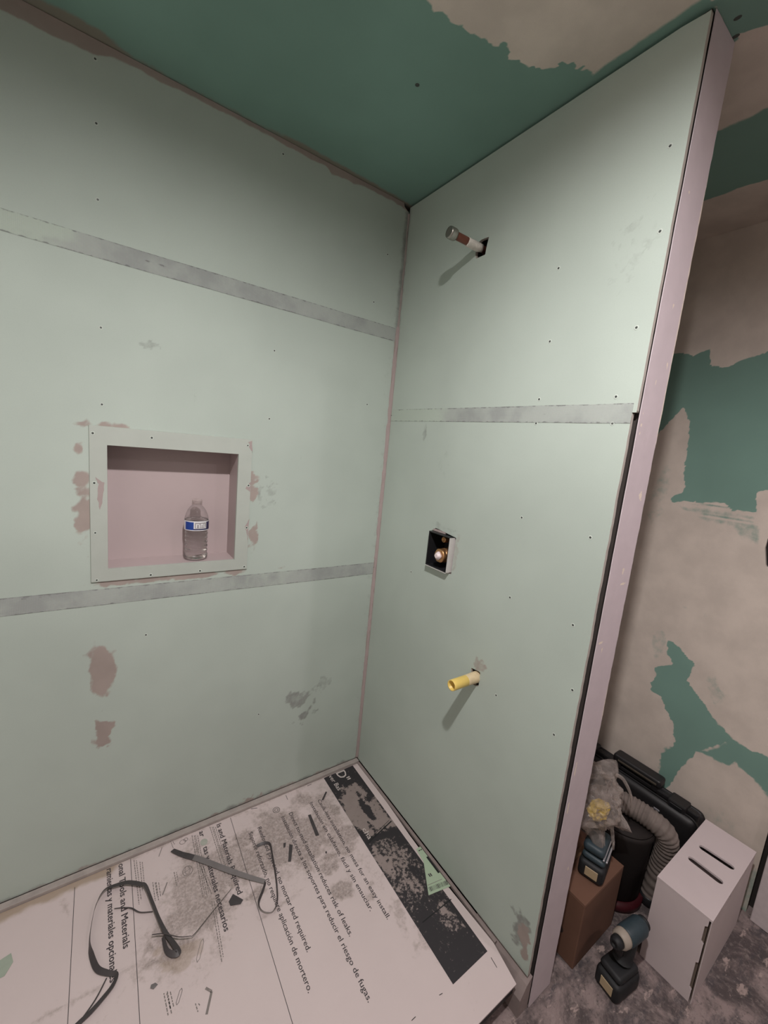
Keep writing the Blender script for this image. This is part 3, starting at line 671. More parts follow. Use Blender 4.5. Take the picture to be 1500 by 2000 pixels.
for nm, a, b in (('back_panel', (x0-.003, ND, z0-.003), (x1+.003, ND+.003, z1+.003)), ('side_panel', (x0-.003, .003, z0-.003), (x0, ND, z1+.003)),
                 ('side_panel', (x1, .003, z0-.003), (x1+.003, ND, z1+.003)), ('shelf_panel', (x0, .003, z0-.003), (x1, ND, z0)), ('top_panel', (x0, .003, z1), (x1, ND, z1+.003))):
    loc_obj(box(nm, a, b, M_NICHEIN, ni))
def smear(name, pts, mat, parent, y=-.0055, s=1.0, amp=.004, th=.0006):
    cx = sum(p[0] for p in pts)/len(pts); cz = sum(p[1] for p in pts)/len(pts)
    q = []
    n = len(pts)
    for i in range(n):
        a, b = pts[i], pts[(i+1) % n]
        for k in range(4):
            t_ = k/4; q.append((a[0]+(b[0]-a[0])*t_+(random.random()-.5)*amp, a[1]+(b[1]-a[1])*t_+(random.random()-.5)*amp))
    m = len(q)
    vs = [(p[0], y, p[1]) for p in q]+[(p[0], y+th, p[1]) for p in q]
    fs = [tuple(range(m))]+[(i, i+m, (i+1) % m+m, (i+1) % m) for i in range(m)]
    o = link(name, mesh_from(name, vs, fs), mat, parent); return o
for pts in ([(-.925, 1.20), (-.905, 1.185), (-.907, 1.15), (-.915, 1.115), (-.922, 1.15), (-.918, 1.18)], [(-.533, 1.180), (-.5185, 1.20), (-.5185, 1.165)],
            [(-.531, 1.325), (-.5185, 1.330), (-.5185, 1.295), (-.527, 1.305)], [(-.530, 1.055), (-.5185, 1.08), (-.5185, 1.00), (-.524, 1.03)]):
    loc_obj(smear('compound_smear', pts, M_MAUVE, ni))
for i, (x, z) in enumerate(G['screwsNiche']):
    x = min(max(x, -.930), -.5255)
    screw((x+.729, -.0052, z-1.116), (0, -1, 0), ni, .7 if i in (2, 5, 6) else .85)

# ------------------------------------------------------------------ water bottle
BZ = NX[2]+.0025
bo = empty('water_bottle', (-.6672, .0395, BZ)); tag(bo, 'clear plastic water bottle with blue and white label standing in the niche', 'bottle')
R = .0345; HB = .188
def rib(a, h):
    t_ = h
    if .018 < t_ < .092: return 1+.030*math.sin((t_*2*math.pi/.0135)+1.2*math.sin(a+.8))
    return 1
prof = [(.020, .000), (.030, .001), (.0340, .007), (R, .016)]
prof += [(R-.0015, .018+.0022*i) for i in range(34)]
prof += [(R, .095), (R, .126), (.0338, .133), (.0312, .143), (.0268, .154), (.0212, .163), (.0158, .169), (.0135, .171), (.0152, .172), (.0152, .1735), (.0125, .1745), (.0125, .182)]
lathe('bottle_body', prof, M_PET, bo, 40, wob=rib)
wprof = [(max(r-.0012, .005), h+.0012) for r, h in prof if h <= .127] + [(.0320, .1275)]
lathe('water', wprof, M_WATER, bo, 40, wob=rib)
lathe('cap', [(.0140, .1745), (.0146, .1755), (.0146, .186), (.0135, .188)], M_CAPCLEAR, bo, 28, wob=lambda a, h: 1+.015*math.cos(a*24))
def label_band(name, a0, a1, h0, h1, r, mat, parent, n=24):
    vs, fs = [], []
    for i in range(n+1):
        a = math.radians(a0+(a1-a0)*i/n)
        for h in (h0, h1): vs += [(r*math.cos(a), r*math.sin(a), h), ((r+.0002)*math.cos(a), (r+.0002)*math.sin(a), h)]
    for i in range(n):
        k = 4*i
        fs += [(k+1, k+5, k+7, k+3), (k, k+2, k+6, k+4), (k+2, k+3, k+7, k+6), (k, k+4, k+5, k+1)]
    return link(name, mesh_from(name, vs, fs), mat, parent)
CA = math.degrees(math.atan2(-1.32+.04, -.9256+.667))      # the side that faces the room
lb = label_band('label', 0, 360, .0960, .1255, R+.0005, M_LABELWHITE, bo, 48)
label_band('blue_block', CA-58, CA-12, .0985, .1228, R+.0008, M_LABELBLUE, lb)
label_band('navy_band', CA-12, CA+110, .0985, .1022, R+.0008, M_LABELNAVY, lb)
label_band('navy_band', CA+52, CA+120, .1022, .1228, R+.0008, M_LABELNAVY, lb)
label_band('grey_block', CA-6, CA+48, .1035, .1200, R+.0008, M_LABELGREY, lb)
for k, (a, b, h0, h1) in enumerate(((-2, 4, .105, .118), (4, 14, .1155, .118), (11, 16, .105, .116), (20, 24, .105, .118), (24, 31, .1155, .118), (29, 33, .105, .118), (37, 41, .105, .118), (41, 45, .105, .1075))):
    label_band('white_stroke', CA+a, CA+b, h0, h1, R+.0012, M_LABELWHITE, lb, 4)
label_band('grey_line', CA-6, CA+90, .1205, .1215, R+.0008, M_LABELGREY, lb)

# ------------------------------------------------------------------ plumbing stubs
pu = empty('shower_arm_stub', (0, -.373, 1.9465)); tag(pu, 'capped copper shower arm stub sticking out high on the plumbing wall', 'pipe')
lathe('copper_pipe', [(.0100, -.103), (.0104, -.100), (.0104, -.052), (.0098, -.050), (.0098, .06)], M_COPPER, pu, 20, 'X')
lathe('thread_tape', [(.0106, -.056), (.0118, -.050), (.0114, -.035), (.0122, -.022), (.0116, -.006), (.0106, .004)], M_TEFLON, pu, 20, 'X', wob=lambda a, h: 1+.10*math.sin(a*3+h*400))
lathe('pipe_cap', [(.0120, -.1255), (.0150, -.1240), (.0158, -.1200), (.0158, -.1060), (.0150, -.1020), (.0106, -.1010)], M_CHROME, pu, 24, 'X')
lathe('elbow', [(.016, .028), (.017, .032), (.017, .058), (.014, .062)], M_COPPER, pu, 16, 'X')

pl = empty('tub_spout_stub', (0, -.573, .7005)); tag(pl, 'yellow plastic pipe stub sticking out low on the plumbing wall', 'pipe')
bm = bmesh.new(); seg = 24
prof = [(.0125, .04), (.0125, -.0985), (.0153, -.1000), (.0157, -.0985), (.0157, -.042), (.0150, -.041)]
rings = [[bm.verts.new((h, r*math.cos(2*math.pi*k/seg), r*math.sin(2*math.pi*k/seg))) for k in range(seg)] for r, h in prof]
for a, b in zip(rings, rings[1:]):
    for k in range(seg): bm.faces.new((a[k], a[(k+1) % seg], b[(k+1) % seg], b[k]))
bm_obj('yellow_sleeve', bm, M_YELLOW, pl, True)
bm = bmesh.new(); add_box(bm, (-.085, -.0010, -.0122), (.0, .0010, .0122)); bm_obj('inner_rib', bm, M_YELLOW, pl)
lathe('taped_pipe', [(.0150, -.0415), (.0158, -.040), (.0160, -.026), (.0166, -.012), (.0172, .004), (.0160, .03), (.0160, .06)], M_CREAM, pl, 24, 'X')
lathe('pipe_inside', [(.0124, -.006), (.0124, .04)], M_CREAM, pl, 20, 'X')

va = empty('mixing_valve', (0, -.366, 1.035)); tag(va, 'brass mixing valve in black plaster guard set into plumbing wall', 'valve')
def vbox(name, a, b, mat, bevel=0.0):
    return loc_obj(box(name, a, b, mat, va, bevel), (0, .366, -1.035))
gx0, gx1 = -.0165, .062
gy0, gy1, gz0, gz1 = -.4130, -.3130, .976, 1.0915
vbox('guard_back', (gx1-.003, gy0, gz0), (gx1, gy1, gz1), M_BLACK)
gs = vbox('guard_side', (gx0, gy0, gz0), (gx1-.003, gy0+.003, gz1), M_BLACK)
vbox('guard_side', (gx0, gy1-.003, gz0), (gx1-.003, gy1, gz1), M_BLACK)
vbox('guard_side', (gx0, gy0+.003, gz0), (gx1-.003, gy1-.003, gz0+.003), M_BLACK)
vbox('guard_side', (gx0, gy0+.003, gz1-.003), (gx1-.003, gy1-.003, gz1), M_BLACK)
vbox('white_flange', (gx0-.0015, gy0-.0022, gz0+.001), (.010, gy0-.0003, gz1-.002), M_GUARDWHITE)['label'] = 'whitish flange on the guard edge'
vbox('white_lip', (gx0-.0015, gy0, gz0-.0022), (.010, gy1, gz0-.0003), M_GUARDWHITE)
vbox('mauve_patch', (-.001, -.372, 1.0925), (.006, -.315, 1.0990), M_MAUVE)
vy, vz = -.3745, 1.0225
def vl(name, prof, mat, y, z, seg=24, wob=None):
    return lathe(name, prof, mat, va, seg, 'X', loc=(0, y+.366, z-1.035), wob=wob)
vl('valve_body', [(.026, .058), (.026, .030), (.022, .028), (.022, .010), (.0235, .008), (.0235, .002), (.020, -.001), (.020, -.004)], M_BRASS, vy, vz)
vl('bonnet_nut', [(.0215, -.004), (.0225, -.006), (.0225, -.016), (.0205, -.018), (.014, -.0185)], M_BRASS, vy, vz, 24, wob=lambda a, h: 1+.035*math.cos(6*a))
vl('cartridge_stem', [(.0135, -.0186), (.0128, -.024), (.0100, -.026), (.0085, -.030), (.0060, -.0315)], M_VALVEWHITE, vy, vz, 18, wob=lambda a, h: 1+.08*math.cos(4*a))
vl('check_stop', [(.0105, .058), (.0105, .012), (.0090, .009), (.0050, .009), (.0050, .012), (.003, .012)], M_BRASS, -.3580, 1.0703, 18)
vl('supply_pipe', [(.008, .0585), (.008, .040)], M_COPPER, -.335, 1.0, 12)

# ------------------------------------------------------------------ shower base and its cardboard cover
sb = empty('shower_tray', (-.77, -.44, FLOOR)); tag(sb, 'low white shower tray under the printed cardboard', 'shower tray')
O2 = (.77, .44, -FLOOR)
loc_obj(box('basin', (-1.518, -.855, -.040), (-.030, -.012, -.0065), M_PANWHITE, sb, .004), O2)
loc_obj(box('tile_flange', (-1.518, -.0215, -.0065), (-.004, -.0015, .0085), M_PANEDGE, sb, .001), O2)
loc_obj(box('tile_flange', (-.0125, -.78, -.0065), (-.0022, -.022, .002), M_MORTAR, sb), O2)
loc_obj(box('front_shade_strip', (-1.518, -.864, -.045), (-.030, -.8552, -.0085), M_BLACK, sb, .002), O2)  # black strip puts the shade under the cardboard edge into the colour
loc_obj(box('mortar_bed', (-1.518, -.846, FLOOR+.0005), (-.031, -.02, -.0455), M_MORTAR, sb), O2)

cd = empty('protective_cardboard', (-.75, -.44, 0)); tag(cd, 'big white cardboard sheet with bilingual print lying over the shower tray', 'cardboard')
def card_right(y): return np.interp(y, [-.872, -.865, -.778, -.587, -.40, -.25, -.024], [-.0345, -.033, -.0145, -.0225, -.021, -.0135, -.0135])
def card_marks(x, y):
    n = fbm(x, y, 25, 5); d = np.zeros_like(x); m = np.zeros_like(x)
    for c, r in G['dirt']: d = np.maximum(d, .55*blob(x, y, c, r, r*.8, .5, 20))
    d = np.maximum(d, .55*blob(x, y, (-.40, -.18), .24, .16, .35, 14)); d = np.maximum(d, .52*blob(x, y, (-.65, -.24), .22, .18, .35, 14))
    d = np.maximum(d, .50*blob(x, y, (-.23, -.22), .07, .22, .35, 18)); d = np.maximum(d, .40*blob(x, y, (-.16, -.70), .04, .08, .8, 24)); d = np.maximum(d, .46*blob(x, y, (-.215, -.60), .05, .08, .8, 18))
    for P in G['smear']:
        d = np.maximum(d, .62*soft(segdist(P, x, y)-.006+n*.035, .009)*np.clip(.9+n*2.6, 0, 1))
    m = 1.0*soft(-y-.050+n*.03, .018)*np.interp(x, [-1.2, -.9, -.84], [1, 1, 0]); m = np.maximum(m, .55*blob(x, y, (-.745, -.36), .05, .05, .8, 24))
    d = np.maximum(d, .5*soft(-y-.03+n*.02, .008))
    return dict(dirt=d, mud=m)
cs = sheet('cardboard_sheet', np.concatenate([lines(0, .25, .02)[:-1], lines(.25, 1, .0028)]), lines(-.872, -.0235, .004),
           lambda u, v: np.stack([u+.75, v+.44, np.zeros_like(u)], -1), M_CARD, lambda u, v: card_marks(u, v), thick=(0, 0, -.0038), parent=cd,
           warp=lambda U, V: (-1.51+U*(card_right(V)+1.51), V-.0035*U*0-.006*(V < -.85)*(1-U)*0))
def cp(o): o.data.transform(Matrix.Translation((.75, .44, 0))); return o
def strip(name, a, b, w, mat, parent, z=.0003):
    a, b = Vector((a[0], a[1], z)), Vector((b[0], b[1], z)); s = (b-a).cross(Vector((0, 0, 1))).normalized()*w/2
    return link(name, mesh_from(name, [a-s, b-s, b+s, a+s], [(0, 1, 2, 3)]), mat, parent)
def flat_up(o):
    bm = bmesh.new(); bm.from_mesh(o.data)
    for f in bm.faces:
        if f.normal.z < 0: f.normal_flip()
    bm.to_mesh(o.data); bm.free(); return o
# black band with its wear
bq = [(-.1745, -.0265), (-.0365, -.0245), (-.0456, -.7827), (-.180, -.7853)]
def band_attr(x, y):
    n = fbm(x, y, 30, 5)
    w = -.010+.055*np.clip(-(y+.33)*8, 0, 1)
    w = w-.055*np.clip(-(y+.60)*12, 0, 1)
    w = w+.24*soft(sdist(G['band_bare'], x, y)+n*.05, .012)+.10*blob(x, y, (-.11, -.47), .05, .14, .6, 16)+.12*blob(x, y, (-.075, -.66), .04, .05, .7, 20)
    w = w-.25*soft(sdist([(-.10, -.15), (-.085, -.16), (-.095, -.28), (-.115, -.24)], x, y)+n*.03, .006)
    w = w-.3*soft(np.abs(y+.355+(x+.1)*.25)-.008, .006)+.15*blob(x, y, (-.16, -.42), .02, .10, .6, 20)
    return dict(wear=w)
def band_warp(U, V):
    a = [np.array(p) for p in bq]
    X = (a[0][0]*(1-U)+a[1][0]*U)*(1-V)+(a[3][0]*(1-U)+a[2][0]*U)*V; Y = (a[0][1]*(1-U)+a[1][1]*U)*(1-V)+(a[3][1]*(1-U)+a[2][1]*U)*V
    return X, Y
bd = sheet('printed_band', lines(0, 1, .022), lines(0, 1, .0045), lambda u, v: np.stack([u+.75, v+.44, np.full_like(u, .0003)], -1), M_BAND, band_attr, flip=True, parent=cs, warp=band_warp)
bd['label'] = 'worn black printed band'
for a, b in zip(((-.5429, -.0273), (-.8463, -.0252), (-.9863, -.0405)), ((-.565, -.86), (-.862, -.86), (-.993, -.86))): cp(strip('printed_rule', a, b, .0014, M_INK, cs))
for a, b, w in (((-.170, -.352), (-.045, -.322), .0045), ((-.172, -.346), (-.050, -.315), .0018), ((-.158, -.635), (-.040, -.632), .0030)):
    cp(strip('crease', a, b, w, M_BLACK, cs, .0005))
def text(body, start, length, cap, mat, weight=0.0, z=.0005):
    bold = weight > .005; weight = 0.0
    c = bpy.data.curves.new('printed_text', 'FONT'); c.body = body; c.size = 1.0; c.offset = weight; c.resolution_u = 2
    tmp = bpy.data.objects.new('tmp', c); COL.objects.link(tmp)
    dg = bpy.context.evaluated_depsgraph_get(); dg.update()
    me = bpy.data.meshes.new_from_object(tmp.evaluated_get(dg)); me.name = 'printed_text'
    bpy.data.objects.remove(tmp)
    co = np.empty(len(me.vertices)*3); me.vertices.foreach_get('co', co); co = co.reshape(-1, 3)
    co[:, 0] -= co[:, 0].min(); sx = length/co[:, 0].max(); sy = cap/.73
    X = np.stack([start[0]+co[:, 1]*sy+.75, start[1]-co[:, 0]*sx+.44, np.full(len(co), z)], -1)   # reads towards -y, its top towards +x
    me.vertices.foreach_set('co', X.astype(np.float32).ravel()); me.update(); me.materials.clear()
    if True:                                                     # heavier strokes: copies a hair apart
        bm = bmesh.new(); bm.from_mesh(me); base = list(bm.verts)+list(bm.edges)+list(bm.faces)
        for d_ in (((0, -.0009, .00003), (.0005, -.0005, .00006), (.0005, 0, .00009)) if bold else ((.0002, -.0004, .00003),)):
            g_ = bmesh.ops.duplicate(bm, geom=base)['geom']; bmesh.ops.translate(bm, vec=d_, verts=[v for v in g_ if isinstance(v, bmesh.types.BMVert)])
        bm.to_mesh(me); bm.free()
    o = link('printed_text', me, mat, cs); flat_up(o); return o
text('Caulk-less installation, no mess for an easy install.', (-.243, -.1106), .466, .0140, M_INK)
text('Instalaci\u00f3n sin calafateo, f\u00e1cil y sin ensuciar.', (-.2745, -.108), .425, .0140, M_INK)
text('Direct to-stud installation reduces risk of leaks.', (-.3585, -.1111), .446, .0145, M_INK)
text('Instalaci\u00f3n directa a los soportes para reducir el riesgo de fugas.', (-.388, -.1127), .588, .0145, M_INK)
text('Reinforced plywood, no mortar bed required.', (-.474, -.1129), .417, .0145, M_INK)
text('Soporte reforzado, no requiere aplicaci\u00f3n de mortero.', (-.506, -.1164), .492, .0145, M_INK)
text('ls and Materials Required', (-.5915, -.033), .262, .0165, M_INK, .012)
text('ar', (-.648, -.032), .022, .0165, M_INK, .012)
text('tas y materiales necesarios', (-.648, -.095), .277, .0165, M_INK, .012)
text('onal Tools and Materials', (-.8785, -.027), .253, .0165, M_INK, .012)
text('ramientas y materiales opcionales', (-.909, -.0268), .315, .0165, M_INK, .012)
text('D"', (-.120, -.0275), .054, .042, M_WHITEPRINT, .02, .0007)
text('ver Bas', (-.1535, -.0275), .082, .019, M_WHITEPRINT, 0, .0007)
text('cha', (-.158, -.297), .045, .019, M_WHITEPRINT, 0, .0007)
# tiny unreadable captions: rows of little dashes
bm = bmesh.new()
def dash_row(a, b, w):
    a, b = Vector((*a, .0004)), Vector((*b, .0004)); d = (b-a); L = d.length; d.normalize(); s = Vector((d.y, -d.x, 0))*w/2; p = 0
    while p < L:
        q = min(L, p+random.uniform(.003, .009))
        vs_ = [bm.verts.new(a+d*p-s), bm.verts.new(a+d*q-s), bm.verts.new(a+d*q+s), bm.verts.new(a+d*p+s)]
        bm.faces.new(vs_); p = q+.0022
for a, b in G['captions']:
    dash_row(a, b, .0022)
    dash_row((a[0]+.006, a[1]-.004), (b[0]+.006, b[1]+.01), .0020)
o = bm_obj('caption_print', bm, M_INKGREY, cs); cp(flat_up(o)); o['kind'] = 'stuff'
def poly_print(name, P, w, mat=M_INKGREY, closed=False):
    bm = bmesh.new(); P = [Vector((p[0], p[1], .0004)) for p in P]
    if closed: P = P+[P[0]]
    for a, b in zip(P, P[1:]):
        s = (b-a).cross(Vector((0, 0, 1))).normalized()*w/2
        bm.faces.new([bm.verts.new(v) for v in (a-s, b-s, b+s, a+s)])
    return cp(flat_up(bm_obj(name, bm, mat, cs)))
ic = G['icons']
poly_print('drill_bit_icon', ic['bit'], .0030); poly_print('nail_icon', ic['nail'], .0022)
poly_print('square_icon', ic['square'], .0055, M_INKGREY)
def outline(a, b, w, n=2):
    a, b = Vector(a), Vector(b); d = (b-a).normalized(); s = Vector((d.y, -d.x))*w
    return [a, a+(b-a)*.15+s, b-(b-a)*.15+s, b, b-(b-a)*.15-s, a+(b-a)*.15-s]
poly_print('pencil_icon', outline(*ic['pencil'], .004), .0012, closed=True); poly_print('knife_icon', outline(*ic['knife'], .003), .0014, closed=True)
def circ(c, rx, ry, n=14): return [(c[0]+rx*math.cos(2*math.pi*k/n), c[1]+ry*math.sin(2*math.pi*k/n)) for k in range(n)]
poly_print('disc_icon', circ((-.703, -.150), .014, .016), .0016, closed=True); poly_print('disc_icon', circ((-.703, -.148), .007, .014), .0010, closed=True); poly_print('disc_icon', [(-.716, -.152), (-.690, -.145)], .0012)
poly_print('tape_icon', circ((-.700, -.043), .009, .008), .0016, closed=True); poly_print('tape_icon', circ((-.690, -.039), .006, .006), .0016, closed=True)
poly_print('drill_icon', circ((-.392, -.076), .012, .012), .003, closed=True); poly_print('drill_icon', circ((-.392, -.076), .006, .006), .003, closed=True)
for a, b in G['staples']:
    d = (Vector(b)-Vector(a))
    bm = bmesh.new(); tube_bm(bm, [(a[0], a[1], .0006), (b[0], b[1], .0006)], .0007, 6); cp(bm_obj('staple', bm, M_BLACK, cd))

# sticker, round sticker
def flat_piece(name, P, z, th, mat, curl=None):
    c = (sum(p[0] for p in P)/len(P), sum(p[1] for p in P)/len(P)); n = len(P)
    zz = [(curl[i] if curl else 0) for i in range(n)]
    vs = [(p[0]-c[0], p[1]-c[1], q) for p, q in zip(P, zz)]+[(p[0]-c[0], p[1]-c[1], q+th) for p, q in zip(P, zz)]
    fs = [tuple(range(n))[::-1], tuple(range(n, 2*n))]+[(i, (i+1) % n, (i+1) % n+n, i+n) for i in range(n)]
    o = link(name, mesh_from(name, vs, fs), mat); o.location = (c[0], c[1], z)
    bm = bmesh.new(); bm.from_mesh(o.data); bmesh.ops.recalc_face_normals(bm, faces=bm.faces); bm.to_mesh(o.data); bm.free(); return o
sk = empty('price_sticker', (-.05, -.53, .0006)); tag(sk, 'pale green printed sticker stuck on the cardboard edge by the wall', 'sticker')
sp = flat_piece('sticker_paper', [(-.0335, -.4527), (-.0150, -.4515), (-.0150, -.585), (-.0145, -.603), (-.0938, -.588), (-.0800, -.565), (-.0400, -.50)], 0, .0004, M_GREENLABEL)
sp.parent = sk; sp.location = (sp.location.x+.05, sp.location.y+.53, 0)
def sk_strip(a, b, w, mat): 
    o = strip('sticker_print', a, b, w, mat, sk, .0007); o.data.transform(Matrix.Translation((.05, .53, 0)))
    return flat_up(o)
for i in range(15):
    k = i/14; x = -.082+k*.063; y = -.583-.0125*k
    sk_strip((x, y), (x+.003, y+.013), random.choice((.0012, .002, .0028)), M_INK)
sk_strip((-.077, -.564), (-.024, -.573), .0014, M_INKGREY)
for a, b in (((-.052, -.538), (-.052, -.548)), ((-.046, -.539), (-.046, -.549)), ((-.030, -.462), (-.024, -.462)), ((-.022, -.462), (-.017, -.463))): sk_strip(a, b, .004, M_INK)
sk_strip((-.0185, -.492), (-.0190, -.553), .0070, M_BLACK)
rs = flat_piece('round_sticker', circ(G['circle_sticker'][0], .0115, .0125, 18), .0006, .0003, simple('pale round sticker', (0.42, 0.43, 0.38, 1), .5)); tag(rs, 'small pale round sticker on the bold print near the wall', 'sticker')
gsm = flat_piece('paint_chip', [(-1.15, -.16), (-1.112, -.15), (-1.105, -.175), (-1.118, -.20), (-1.14, -.20), (-1.17, -.19)], .0005, .0005, simple('dull green paper', (0.36, 0.41, 0.34, 1), .7)); tag(gsm, 'dull green paper scrap at the left end of the cardboard', 'scrap')

# straps and scraps lying on the cardboard
def ribbon(name, P, width, mat, lift, tilt, parent=None, th=.0007):
    """P: path on the sheet, width/lift/tilt: functions of 0..1"""
    Q = catmull([(*p, 0) for p in P], 6); n = len(Q); vs, fs = [], []
    c = np.mean(Q, 0)
    for i, q in enumerate(Q):
        t_ = i/(n-1); d = Vector(Q[min(i+1, n-1)]-Q[max(i-1, 0)]).normalized()
        s = d.cross(Vector((0, 0, 1))); a = math.radians(tilt(t_)); s2 = s*math.cos(a)+Vector((0, 0, 1))*math.sin(a)
        nn = s2.cross(d)*th/2; w = width(t_)/2
        p = Vector(q-c); p.z = lift(t_)+abs(math.sin(a))*w+.0005
        vs += [p-s2*w-nn, p+s2*w-nn, p+s2*w+nn, p-s2*w+nn]
    for i in range(n-1):
        for k in range(4): fs.append((4*i+k, 4*i+(k+1) % 4, 4*i+4+(k+1) % 4, 4*i+4+k))
    fs += [(0, 1, 2, 3), tuple(4*(n-1)+k for k in (3, 2, 1, 0))]
    o = link(name, mesh_from(name, vs, fs), mat, parent); o.location = (c[0], c[1], .0006)
    bm = bmesh.new(); bm.from_mesh(o.data); bmesh.ops.recalc_face_normals(bm, faces=bm.faces); bm.to_mesh(o.data); bm.free(); return o
I = lambda xs, ys: (lambda t_: float(np.interp(t_, xs, ys)))
o = ribbon('packing_strap', [(-1.035, -.425), (-1.0, -.408)]+G['strap_loop'], I([0, .18, .26, .3, .36, .44, .5, .58, .75, .86, 1], [.013, .012, .010, .012, .014, .010, .012, .014, .011, .016, .010]), M_PLASTICDARK,
           I([0, .2, .45, .6, 1], [.001, .003, .004, .010, .002]), I([0, .2, .25, .33, .40, .48, .54, .64, .7, .85, 1], [10, 25, 40, 30, 75, 80, 20, 5, 40, 25, 50]))
tag(o, 'dark flat packing strap looped like a ring at the left of cardboard', 'strap')
o = ribbon('strap_sliver', G['strap_thin_tail'], I([0, 1], [.004, .003]), M_PLASTICDARK, I([0, 1], [.001, .001]), I([0, 1], [20, 20])); tag(o, 'thin dark sliver lying next to the strap tail at the lower left', 'strap')
o = ribbon('strap_offcut', G['strap_mid'], I([0, .5, 1], [.003, .005, .004]), M_PLASTICDARK, I([0, 1], [.002, .002]), I([0, 1], [30, 30])); tag(o, 'thin wavy dark strip lying inside the strap loop', 'strap')
o = ribbon('bent_strip', G['strap_wire'], I([0, .5, 1], [.005, .006, .004]), M_PLASTICDARK, I([0, .3, 1], [.013, .014, .002]), I([0, 1], [35, 55])); tag(o, 'thin dark bent strip running from the loop to the bold print', 'strap')
hk = empty('hooked_strap', (-.55, -.23, .0006)); tag(hk, 'grey and black packing strap bent into a hook in mid cardboard', 'strap')
for nm, key, w, m_, li, ti in (('flat_run', 'strap_diag', I([0, .25, .6, 1], [.016, .015, .014, .010]), M_STRAPGREY, I([0, .3, .8, 1], [.001, .004, .006, .004]), I([0, .2, .5, 1], [20, -15, -25, -40])),
                               ('hook_run', 'strap_hook', I([0, .3, .5, 1], [.009, .009, .007, .009]), M_PLASTICDARK, I([0, .6, 1], [.003, .001, .002]), I([0, .2, .5, .8, 1], [60, 55, 60, 65, 20]))):
    p = ribbon(nm, G[key], w, m_, li, ti, hk)
    p.location = (p.location.x+.55, p.location.y+.23, 0)
    if nm == 'flat_run':                                         # its far end is black
        p.data.materials.append(M_PLASTICDARK)
        for f_ in p.data.polygons: f_.material_index = 1 if min(f_.vertices) < 36 else 0
wl = ['small dark triangular scrap below the bent strip', 'long black sliver on the print near the black band', 'short black chip below the small black crumb', 'tiny black crumb between the two print lines', 'thin black sliver at the foot of the black band', 'black speck on the print right of the chips', 'small grey paper flake near the lower left print']
for (k, P), lab in zip(G['scraps'].items(), wl):
    z = [random.random()*.002 for _ in P]
    tag(flat_piece('plastic_scrap', P, .0006, .0007, M_PLASTICDARK if k != 's6' else M_STRAPGREY, z), lab, 'scrap')

# ------------------------------------------------------------------ things beyond the stud wall
# white slotted box
wbx = empty('slotted_box', (.62, -1.06, FLOOR)); tag(wbx, 'white foam board box with two slots cut in its top', 'box')
bx0, bx1, by0, by1, bz1 = .424, .811, -1.129, -.992, .1805
def wloc(o): o.data.transform(Matrix.Translation((-.62, 1.06, -FLOOR))); return o
def panel_with(name, outer, holes, to3, n, th, mats):
    bm = bmesh.new(); es = []
    for L in [outer]+holes:
        vs_ = [bm.verts.new(to3(p)) for p in L]; es += [bm.edges.new((vs_[i], vs_[(i+1) % len(vs_)])) for i in range(len(vs_))]
    bmesh.ops.triangle_fill(bm, use_beauty=True, edges=es)
    g = bmesh.ops.extrude_face_region(bm, geom=list(bm.faces)); nv = [x for x in g['geom'] if isinstance(x, bmesh.types.BMVert)]
    for v_ in nv: v_.co += Vector(n)*th
    return bm_obj(name, bm, mats, wbx)
def stadium(a, b, r, n=6):
    a, b = Vector(a), Vector(b); d = (b-a).normalized(); s = Vector((-d.y, d.x)); out = []
    for c, sg in ((a, 1), (b, -1)):
        for k in range(n+1):
            an = math.pi*k/n; out.append(tuple(c+s*r*math.cos(an)*sg-d*r*math.sin(an)*sg))
    return out
top = panel_with('top_panel', [(bx0, by0), (bx1, by0), (bx1, by1), (bx0, by1)], [stadium((.664, -1.030), (.669, -1.099), .0105), stadium((.583, -1.027), (.580, -1.096), .0105)], lambda p: (p[0], p[1], bz1), (0, 0, -1), .006, M_WHITEBOX)
wloc(top)
fz = bz1-.0065
front = [(bx0+.001, FLOOR), (bx1-.001, FLOOR), (bx1-.001, fz), (.727, fz), (.722, fz-.016), (.688, fz-.017), (.676, fz), (.580, fz), (.575, fz-.015), (.525, fz-.018), (.510, fz), (bx0+.001, fz)]
wloc(panel_with('front_panel', front, [], lambda p: (p[0], by0+.001, p[1]), (0, 1, 0), .002, M_WHITEBOX))
side = [(by0+.0075, FLOOR), (by1-.001, FLOOR), (by1-.001, fz), (by0+.0075, fz), (by0+.0075, .155), (by0+.0135, .150), (by0+.0135, .100), (by0+.0075, .095), (by0+.0075, .035), (by0+.013, .030), (by0+.013, -.055), (by0+.0075, -.060)]
wloc(panel_with('side_panel', side, [], lambda p: (bx0, p[0], p[1]), (1, 0, 0), .006, M_WHITEBOX))
wloc(box('side_panel', (bx1-.007, by0+.0075, FLOOR), (bx1-.001, by1-.001, fz), M_WHITEBOX, wbx)); wloc(box('back_panel', (bx0+.0065, by1-.007, FLOOR), (bx1-.0075, by1-.001, fz), M_WHITEBOX, wbx))
wloc(box('notch_shade_sheet', (bx0+.010, by0+.0032, FLOOR+.002), (bx1-.010, by0+.0066, fz-.001), M_BOXSHADE, wbx)); wloc(box('inner_tray', (bx0+.014, by0+.014, .140), (.628, by1-.012, .145), M_WHITEBOX, wbx)); wloc(box('notch_shade_strip', (bx0+.0062, by0+.0078, FLOOR+.002), (bx0+.0095, by0+.0155, fz-.001), M_BOXSHADE, wbx))  # dark sheet and strip behind the notches stand in for shade inside the box

